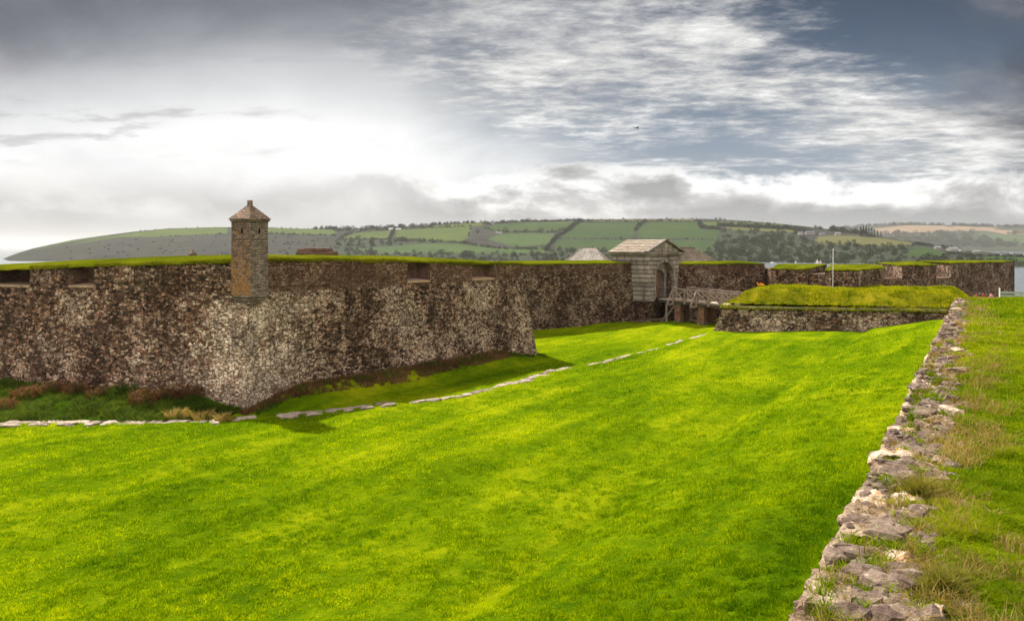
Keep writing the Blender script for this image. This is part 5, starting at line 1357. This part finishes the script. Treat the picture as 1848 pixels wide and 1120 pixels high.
# crowns: irregular far tree crowns from small faces
def crown_mesh(seed, n=150, conifer=False):
    r = np.random.default_rng(seed); 
    u = r.normal(size=(n, 3)); u /= np.linalg.norm(u, axis=1, keepdims=True); rad = r.uniform(.55, 1.0, n)[:, None]
    lob = 1 + .35 * (vn(u[:, 0] * 2 + 5, u[:, 2] * 2 + u[:, 1] * 2, 1.2, 2, seed % 7) - .5)[:, None]
    c = u * rad * lob; c[:, 2] = np.maximum(c[:, 2], -.6)
    if conifer:
        h = r.random(n); a = r.uniform(0, 2 * np.pi, n); q = (1 - h) ** .8 * r.uniform(.6, 1, n); c = np.stack([np.cos(a) * q, np.sin(a) * q, h * 2 - 1], 1)
    s = .19; V = (c[:, None, :] + r.normal(size=(n, 3, 3)) * s * .75).reshape(-1, 3); return V, np.arange(3 * n).reshape(-1, 3)
CR = [crown_mesh(i, 150) for i in range(6)]; CON = [crown_mesh(i + 20, 170, True) for i in range(3)]
MAT['far_leaf'] = landmat('far_foliage', (.020, .030, .014), (.055, .068, .027), .03, .2); MAT['far_leaf2'] = landmat('far_conifer_foliage', (.018, .028, .018), (.035, .045, .025), .03, .2); MAT['far_trunk'] = simple('far_trunk', (.05, .04, .03), .9)
def crowns(name, label, pts, mat, kind='stuff'):
    Vs, Fs, o_ = [], [], 0; r = random.Random(5)
    for (x, y, z, s, sh) in pts:
        V, Fc = CR[r.randrange(6)]; a = r.uniform(0, 6.3); ca, sa = math.cos(a), math.sin(a)
        M = np.array([[ca, -sa, 0], [sa, ca, 0], [0, 0, sh]]); Vs.append((V @ M.T) * s + (x, y, z + s * sh * .6)); Fs.append(Fc + o_); o_ += len(V)
    o = np_mesh(name, np.concatenate(Vs), np.concatenate(Fs), mat, uv=False); tag(o, label, 'trees', kind=kind)
def infield(x, y): return any(inpoly(np.array([x]), np.array([y]), p)[0] for _, p in FIELDS)
def woods():
    r = random.Random(17); P1, P2_ = [], []
    while len(P1) < 900:
        x, y = r.uniform(600, 1848), r.uniform(412, 480)
        if not inpoly(np.array([x]), np.array([y]), WOODP[0])[0] or infield(x, y): continue
        p = hill_at(x, y, H1)
        s = r.uniform(4, 8.5) * (p[1] / 1900) * (1.0 if x > 1250 else .8); P1.append((*p, s, r.uniform(.8, 1.25)))
    while len(P1) < 1060:
        x, y = r.uniform(120, 640), r.uniform(424, 472)
        if infield(x, y) or y < float(np.interp(x, *CREST)) + 10 or r.random() > .25 + .75 * (x - 120) / 500: continue
        p = hill_at(x, y, H1); P1.append((*p, r.uniform(1.8, 4.2), .55))
    crowns('woodland', 'dark mixed woodland covering the lower slope across the water', P1, MAT['far_leaf'])
    # hedges
    H = []
    def hedge(pts, step=3.2, s=2.6, jit=.6, dens=.8):
        for (a, b), (c, d) in zip(pts[:-1], pts[1:]):
            L = math.hypot(c - a, d - b); n = max(1, int(L / step))
            for i in range(n):
                if r.random() > dens: continue
                t = (i + r.random()) / n; p = hill_at(a + (c - a) * t, b + (d - b) * t + r.uniform(-jit, jit) * .4, H1); k = s * r.uniform(.7, 1.5) * (2.0 if r.random() < .06 and s < 3.5 else 1) * p[1] / 2100; H.append((*p, k, r.uniform(.7, 1.1)))
    hedge([(603, 424), (604, 415)]); hedge([(607, 436), (625, 424), (640, 419)], 2, 4); hedge([(703, 434), (707, 424), (711, 414)], 1.5, 4.5, 1, 1); hedge([(640, 420), (704, 415), (850, 408)]); hedge([(850, 408), (845, 428)]);
    hedge([(868, 411), (905, 419), (1000, 419), (1025, 413)], 3, 3.4); hedge([(985, 452), (1003, 430), (1028, 414), (1048, 399)], 1.3, 5, 1.5, 1); hedge([(1048, 400), (1262, 400)], 3); hedge([(1146, 416), (1156, 405), (1166, 399)], 1.5, 5, 1, 1); hedge([(1003, 431), (1296, 432)], 4, 1.8)
    hedge([(1263, 400), (1264, 412), (1300, 414)], 2, 5, 1, 1); hedge([(1296, 408), (1420, 413), (1470, 421)], 1.6, 6, .8, 1); hedge([(870, 404), (960, 400), (1040, 398), (1050, 398)], 2.5, 3); hedge([(1268, 400), (1400, 403)], 5, 1.8)
    hedge([(1470, 438), (1560, 443), (1650, 444)], 4, 3); hedge([(1650, 441), (1700, 446), (1740, 452)], 2, 4); hedge([(200, 423), (300, 412), (410, 408.5)], 9, 1.8, .2, .5); hedge([(480, 411), (600, 413)], 4, 2); hedge([(277, 428), (412, 422)], 5, 1.6); hedge([(480, 422), (603, 425)], 3, 2.6)
    hedge([(713, 433), (826, 438), (900, 449), (985, 450)], 3, 4); hedge([(615, 432), (702, 432)], 3, 3); hedge([(1060, 396.5), (1260, 395.5)], 7, 2, .2, .6); hedge([(1712, 458), (1765, 462), (1860, 464)], 2.5, 4)
    crowns('hedgerow', 'dark hedgerows dividing the fields on the far hillside', H, MAT['far_leaf'])
    C_ = []
    for x0, x1, n, s in ((565, 640, 34, 6), (640, 760, 55, 5.5), (760, 868, 55, 4.5), (885, 960, 22, 4.5), (960, 1050, 16, 3.5), (1500, 1560, 40, 6.5), (1470, 1510, 12, 5)):
        for i in range(n):
            x = r.uniform(x0, x1); y = float(np.interp(x, *CREST)) + r.uniform(-.2, 5 if x < 870 else 3); 
            if infield(x, y + 1): y = float(np.interp(x, *CREST)) + .3
            p = hill_at(x, y, H1); C_.append((*p, s * r.uniform(.7, 1.35), r.uniform(.8, 1.2)))
    crowns('hilltop_wood', 'line of trees and woods along the skyline of the far hill', C_, MAT['far_leaf'])
    D_ = []
    for i in range(170):
        x = r.uniform(1480, 1860); y = float(np.interp(x, [1560, 1650, 1760, 1848], [405.5, 404.5, 407, 409.5])) + abs(r.gauss(0, .6)); p = hill_at(x, y, H2); D_.append((*p, r.uniform(8, 20), .9))
    for i in range(260):
        x = r.uniform(1580, 1860); y = r.uniform(420, 446)
        if inpoly(np.array([x]), np.array([y]), [(1755, 420), (1860, 426), (1860, 442), (1820, 436), (1770, 426)])[0]: continue
        p = hill_at(x, y, H2); D_.append((*p, r.uniform(14, 26), .8))
    crowns('distant_wood', 'blue grey woods and hedges on the distant ridge', D_, MAT['far_leaf'])
woods()
def tree(px, py, h, label, conifer=False, group=None, w=.5):
    p = hill_at(px, py, H1); nm = 'conifer_tree' if conifer else 'field_tree'; T = thing(nm, label, 'tree', p, 0, group)
    V, Fc = (CON if conifer else CR)[random.randrange(3)]
    k = h / 2 * (.92 if conifer else .8); np_mesh('crown', V * (k * w * (.8 if conifer else 1.5), k * w * (.8 if conifer else 1.5), k) + (0, 0, h - k), Fc, MAT['far_leaf2' if conifer else 'far_leaf'], T, uv=False)
    m = MB(); m.tube((0, 0, -1), (0, 0, h * .6), h * .035, h * .02, 6); m.build('trunk', MAT['far_trunk'], T)
TREES = [(885, 408, 13, 'tree beside the ruined farm building on the skyline'), (1292, 398, 11, 'leftmost tree of the small clump on the highest skyline'), (1300, 398, 12, 'middle tree of the small clump on the highest skyline'), (1308, 399, 10, 'rightmost tree of the small clump on the highest skyline'),
         (1375, 452, 17, 'rounded pale tree standing above the shore woods'), (1492, 441, 10, 'left of two small dark trees at the lower edge of the olive field'), (1516, 441, 10, 'small dark tree in the middle of the lower edge of the olive field'), (1541, 441, 13, 'biggest dark tree at the lower edge of the olive field'),
         (950, 419, 12, 'round hedgerow tree in the middle of the fields, left'), (930, 420, 9, 'small hedgerow tree left of the round one'), (996, 418, 9, 'small hedgerow tree near the diagonal hedge'), (1045, 400, 9, 'tree at the top of the diagonal hedge'), (862, 424, 16, 'tall tree at the upper edge of the valley wood'), (1655, 444, 12, 'bushy tree above the bright green field')]
for a, b_, c_, l_ in TREES: tree(a, b_, c_, l_, w=.62)
for i, px in enumerate((1553, 1558, 1563, 1568, 1573, 1578, 1584, 1590)):
    tree(px, 427.5 + .15 * i, (25, 27, 26, 24, 24, 20, 17, 14)[i], 'tall dark conifer in the dense row at the right end of the hilltop wood', True, 'conifers at the end of the hilltop wood', .55)

# houses across the water
def house(px, py, w, d, h, rh, wall, roof, label, rz=0., chim=True, lean=False):
    p = hill_at(px, py, H1); T = thing('house', label, 'house', p, rz)
    m = MB(); m.box((0, 0, h / 2 - 1), (w, d, h + 2)); wl = m.build('wall', wall, T)
    m = MB(); e = .4; m.v += [(-w/2 - e, -d/2 - e, h), (w/2 + e, -d/2 - e, h), (w/2 + e, d/2 + e, h), (-w/2 - e, d/2 + e, h), (-w/2 - e, 0, h + rh), (w/2 + e, 0, h + rh)]; m.f += [(0, 1, 5, 4), (1, 2, 5), (2, 3, 4, 5), (3, 0, 4), (3, 2, 1, 0)]
    r = m.build('roof', roof, T)
    if chim: m = MB(); m.box((w * .3, 0, h + rh), (1.2, .9, 2.2)); m.build('chimney', wall, r)
    nw = max(2, int(w / 3.5))
    for i in range(nw):
        m = MB(); m.box((-w / 2 + (i + .5) * w / nw, -d / 2 - .03, h * .55), (1.3, .1, 1.4)); m.build('window', MAT['dark'], T)
    return T
MAT['fwall'] = simple('white_render', (.44, .44, .43), .8, .08, .3); MAT['fgrey'] = simple('grey_render', (.30, .29, .28), .8, .1, .3); MAT['froof'] = simple('blue_grey_slate', (.10, .115, .14), .6, .1, .3); MAT['froofl'] = simple('light_roof', (.20, .21, .22), .6, .1, .3)
house(1444, 423.5, 11, 8, 5, 3, MAT['fwall'], MAT['froof'], 'small white cottage left of the long slate roofed house')
house(1462, 423, 24, 10, 5.5, 4.5, MAT['fgrey'], MAT['froof'], 'long grey house with steep blue slate roof beside the hilltop wood')
house(1484, 424, 14, 9, 4, 3, MAT['fgrey'], MAT['froof'], 'low grey house on the right of the long slate roofed house')
house(1512, 424.5, 14, 8, 5, 3, MAT['fgrey'], MAT['froofl'], 'pale cottage half hidden below the hilltop wood')
house(1719, 452, 22, 12, 3.6, 3.6, MAT['fwall'], MAT['froofl'], 'broad white bungalow with low gable on the shore spur', R(15))
house(1737, 453, 12, 8, 3.2, 2.5, MAT['fwall'], MAT['froof'], 'small white house joined on the right of the broad bungalow')
house(1692, 449, 12, 8, 3.5, 2.5, MAT['fgrey'], MAT['froofl'], 'grey house among trees left of the broad bungalow')
house(1762, 457, 14, 8, 3.2, 2.6, MAT['fgrey'], MAT['froofl'], 'grey low house, leftmost of the row near the inlet')
house(1812, 461, 14, 8, 3.5, 2.6, MAT['fgrey'], MAT['froof'], 'grey slate roofed house, middle of the row near the inlet')
house(1838, 463, 13, 8, 4, 3, MAT['fwall'], MAT['froof'], 'white house at the right edge near the inlet')
house(706, 416, 14, 9, 4.5, 3, MAT['fwall'], MAT['fwall'], 'bright white farm shed at the top of the steep hedge, left one', chim=False)
house(719, 415.5, 16, 9, 3.6, 2, MAT['fwall'], MAT['fwall'], 'bright white long farm shed just right of the first', chim=False)
house(888, 405, 16, 9, 7, 1.5, MAT['fgrey'], MAT['froof'], 'ruined grey farmhouse on the skyline')
house(900, 422, 17, 8, 3.5, 2.2, MAT['fgrey'], MAT['froofl'], 'grey barn between the fields below the skyline farm', chim=False)
# utility poles on the skyline
for i, (px, lb) in enumerate(((1331, 'utility pole on the skyline, left one'), (1376, 'utility pole on the skyline, middle one and tallest'), (1426, 'utility pole on the skyline, right one'))):
    p = hill_at(px, float(np.interp(px, *CREST)) + .3, H1); T = thing('utility_pole', lb, 'pole', p); m = MB(); m.tube((0, 0, -1), (0, 0, 11 if i == 1 else 9), .32, .22, 6); m.build('pole', MAT['far_trunk'], T); m = MB(); m.box((0, 0, 8.3), (2.2, .2, .25)); m.build('crossarm', MAT['far_trunk'], T)

# boats
def sailboat(px, py, h, label, tint):
    d = 26 * F / (py - HY); T = thing('sailing_boat', label, 'boat', W(px, d, z=-26), R(20), 'small sailing boats on the harbour'); 
    m = MB(); L = h * .75; pts = [(-L / 2, -L * .14), (L * .2, -L * .17), (L / 2, 0), (L * .2, L * .17), (-L / 2, L * .14)]; m.prism(pts, -.2, .75); m.build('hull', MAT['white'], T, bevel=.1)
    m = MB(); m.tube((0, 0, .5), (0, 0, h), .09, .06, 6); m.build('mast', MAT['galv'], T)
    s = MB(); s.v += [(-L * .45, .25, 1.3), (-.1, 0, 1.3), (-.1, 0, h * .97), (-L * .45, .31, 1.3), (-.1, .06, 1.3), (-.1, .06, h * .97)]; s.f += [(0, 1, 2), (5, 4, 3), (0, 3, 4, 1), (1, 4, 5, 2), (2, 5, 3, 0)]; s.build('sail', tint, T)
    s = MB(); s.v += [(.1, 0, 1.1), (L * .48, 0, 1.0), (.1, 0, h * .8), (.1, .06, 1.1), (L * .48, .06, 1.0), (.1, .06, h * .8)]; s.f += [(0, 1, 2), (5, 4, 3), (0, 3, 4, 1), (1, 4, 5, 2), (2, 5, 3, 0)]; s.build('jib', tint, T)
MAT['sail'] = simple('white_sailcloth', (.85, .85, .84), .7, .05, 1); MAT['sailp'] = simple('pinkish_sailcloth', (.78, .62, .60), .7, .05, 1)
sailboat(1436, 475.3, 5.6, 'small sailing boat with one white sail, leftmost of three', MAT['sail']); sailboat(1475, 475.6, 8.0, 'sailing boat with the tallest white sails, middle of three', MAT['sail']); sailboat(1481, 475.8, 6.6, 'sailing boat with pinkish sails, rightmost of three', MAT['sailp'])
T = thing('motor_boat', 'low white motor boat left of the sailing boats', 'boat', W(1394, 26 * F / (474.6 - HY), z=-26)); m = MB(); m.prism([(-4.5, -1.2), (2, -1.3), (4.8, 0), (2, 1.3), (-4.5, 1.2)], -.2, 1.0); m.build('hull', MAT['white'], T, bevel=.15); m = MB(); m.box((-.5, 0, 1.6), (3.2, 1.9, 1.2), 0, .8); m.build('cabin', MAT['white'], T, bevel=.15)

# gull
bd = thing('flying_bird', 'small dark bird flying high in the sky right of centre', 'bird', W(1150, 80, 231.5), R(30))
def bird():
    bm = bmesh.new(); prof = [(-.17, .005), (-.12, .02), (-.04, .042), (.05, .045), (.11, .028), (.15, .03), (.18, .018), (.205, .004)]; n = 8; rings = []
    for x, r_ in prof: rings.append([bm.verts.new((x, r_ * math.cos(t * 2 * math.pi / n), r_ * math.sin(t * 2 * math.pi / n))) for t in range(n)])
    for a, b_ in zip(rings[:-1], rings[1:]):
        for i in range(n): bm.faces.new((a[i], a[(i + 1) % n], b_[(i + 1) % n], b_[i]))
    bm.faces.new(rings[0]); bm.faces.new(rings[-1][::-1])
    for sg in (-1, 1):
        pr = [(0, .02, .02, .09), (.5, .20, .13, .075), (1, .42, .07, .03)]; rows = []
        for f, yy, zz, ch_ in pr: rows.append([bm.verts.new((ch_ - f * .06, sg * yy, zz)), bm.verts.new((-ch_ - f * .06, sg * yy, zz)), bm.verts.new((-ch_ - f * .06, sg * yy, zz - .008)), bm.verts.new((ch_ - f * .06, sg * yy, zz - .012))])
        for a, b_ in zip(rows[:-1], rows[1:]):
            for i in range(4): bm.faces.new((a[i], a[(i + 1) % 4], b_[(i + 1) % 4], b_[i]))
    bmesh.ops.recalc_face_normals(bm, faces=bm.faces); me = bpy.data.meshes.new('body'); bm.to_mesh(me); bm.free(); link_mesh('body', me, MAT['birdmat'], bd)
MAT['birdmat'] = simple('dark_feathers', (.05, .05, .055), .7, .2, 9)
bird()

# ------------------------------------------------------------------ haze
def haze():
    me = bpy.data.meshes.new('haze'); bm = bmesh.new(); bmesh.ops.create_cube(bm, size=1.); bm.to_mesh(me); bm.free()
    m = bpy.data.materials.new('haze_air'); m.use_nodes = True; nt = m.node_tree; nt.nodes.clear()
    o_ = nt.nodes.new('ShaderNodeOutputMaterial'); v = nt.nodes.new('ShaderNodeVolumePrincipled'); v.inputs['Density'].default_value = HAZE; v.inputs['Color'].default_value = (.90, .93, .97, 1); v.inputs['Anisotropy'].default_value = .3
    nt.links.new(v.outputs[0], o_.inputs['Volume'])
    o = link_mesh('haze', me, m); o.scale = (38200, 33300, 330); o.location = (0, 13500, -28.5 + 165 - .5); tag(o, 'thin pale haze in the air', kind='stuff')
HAZE = .000042
haze()
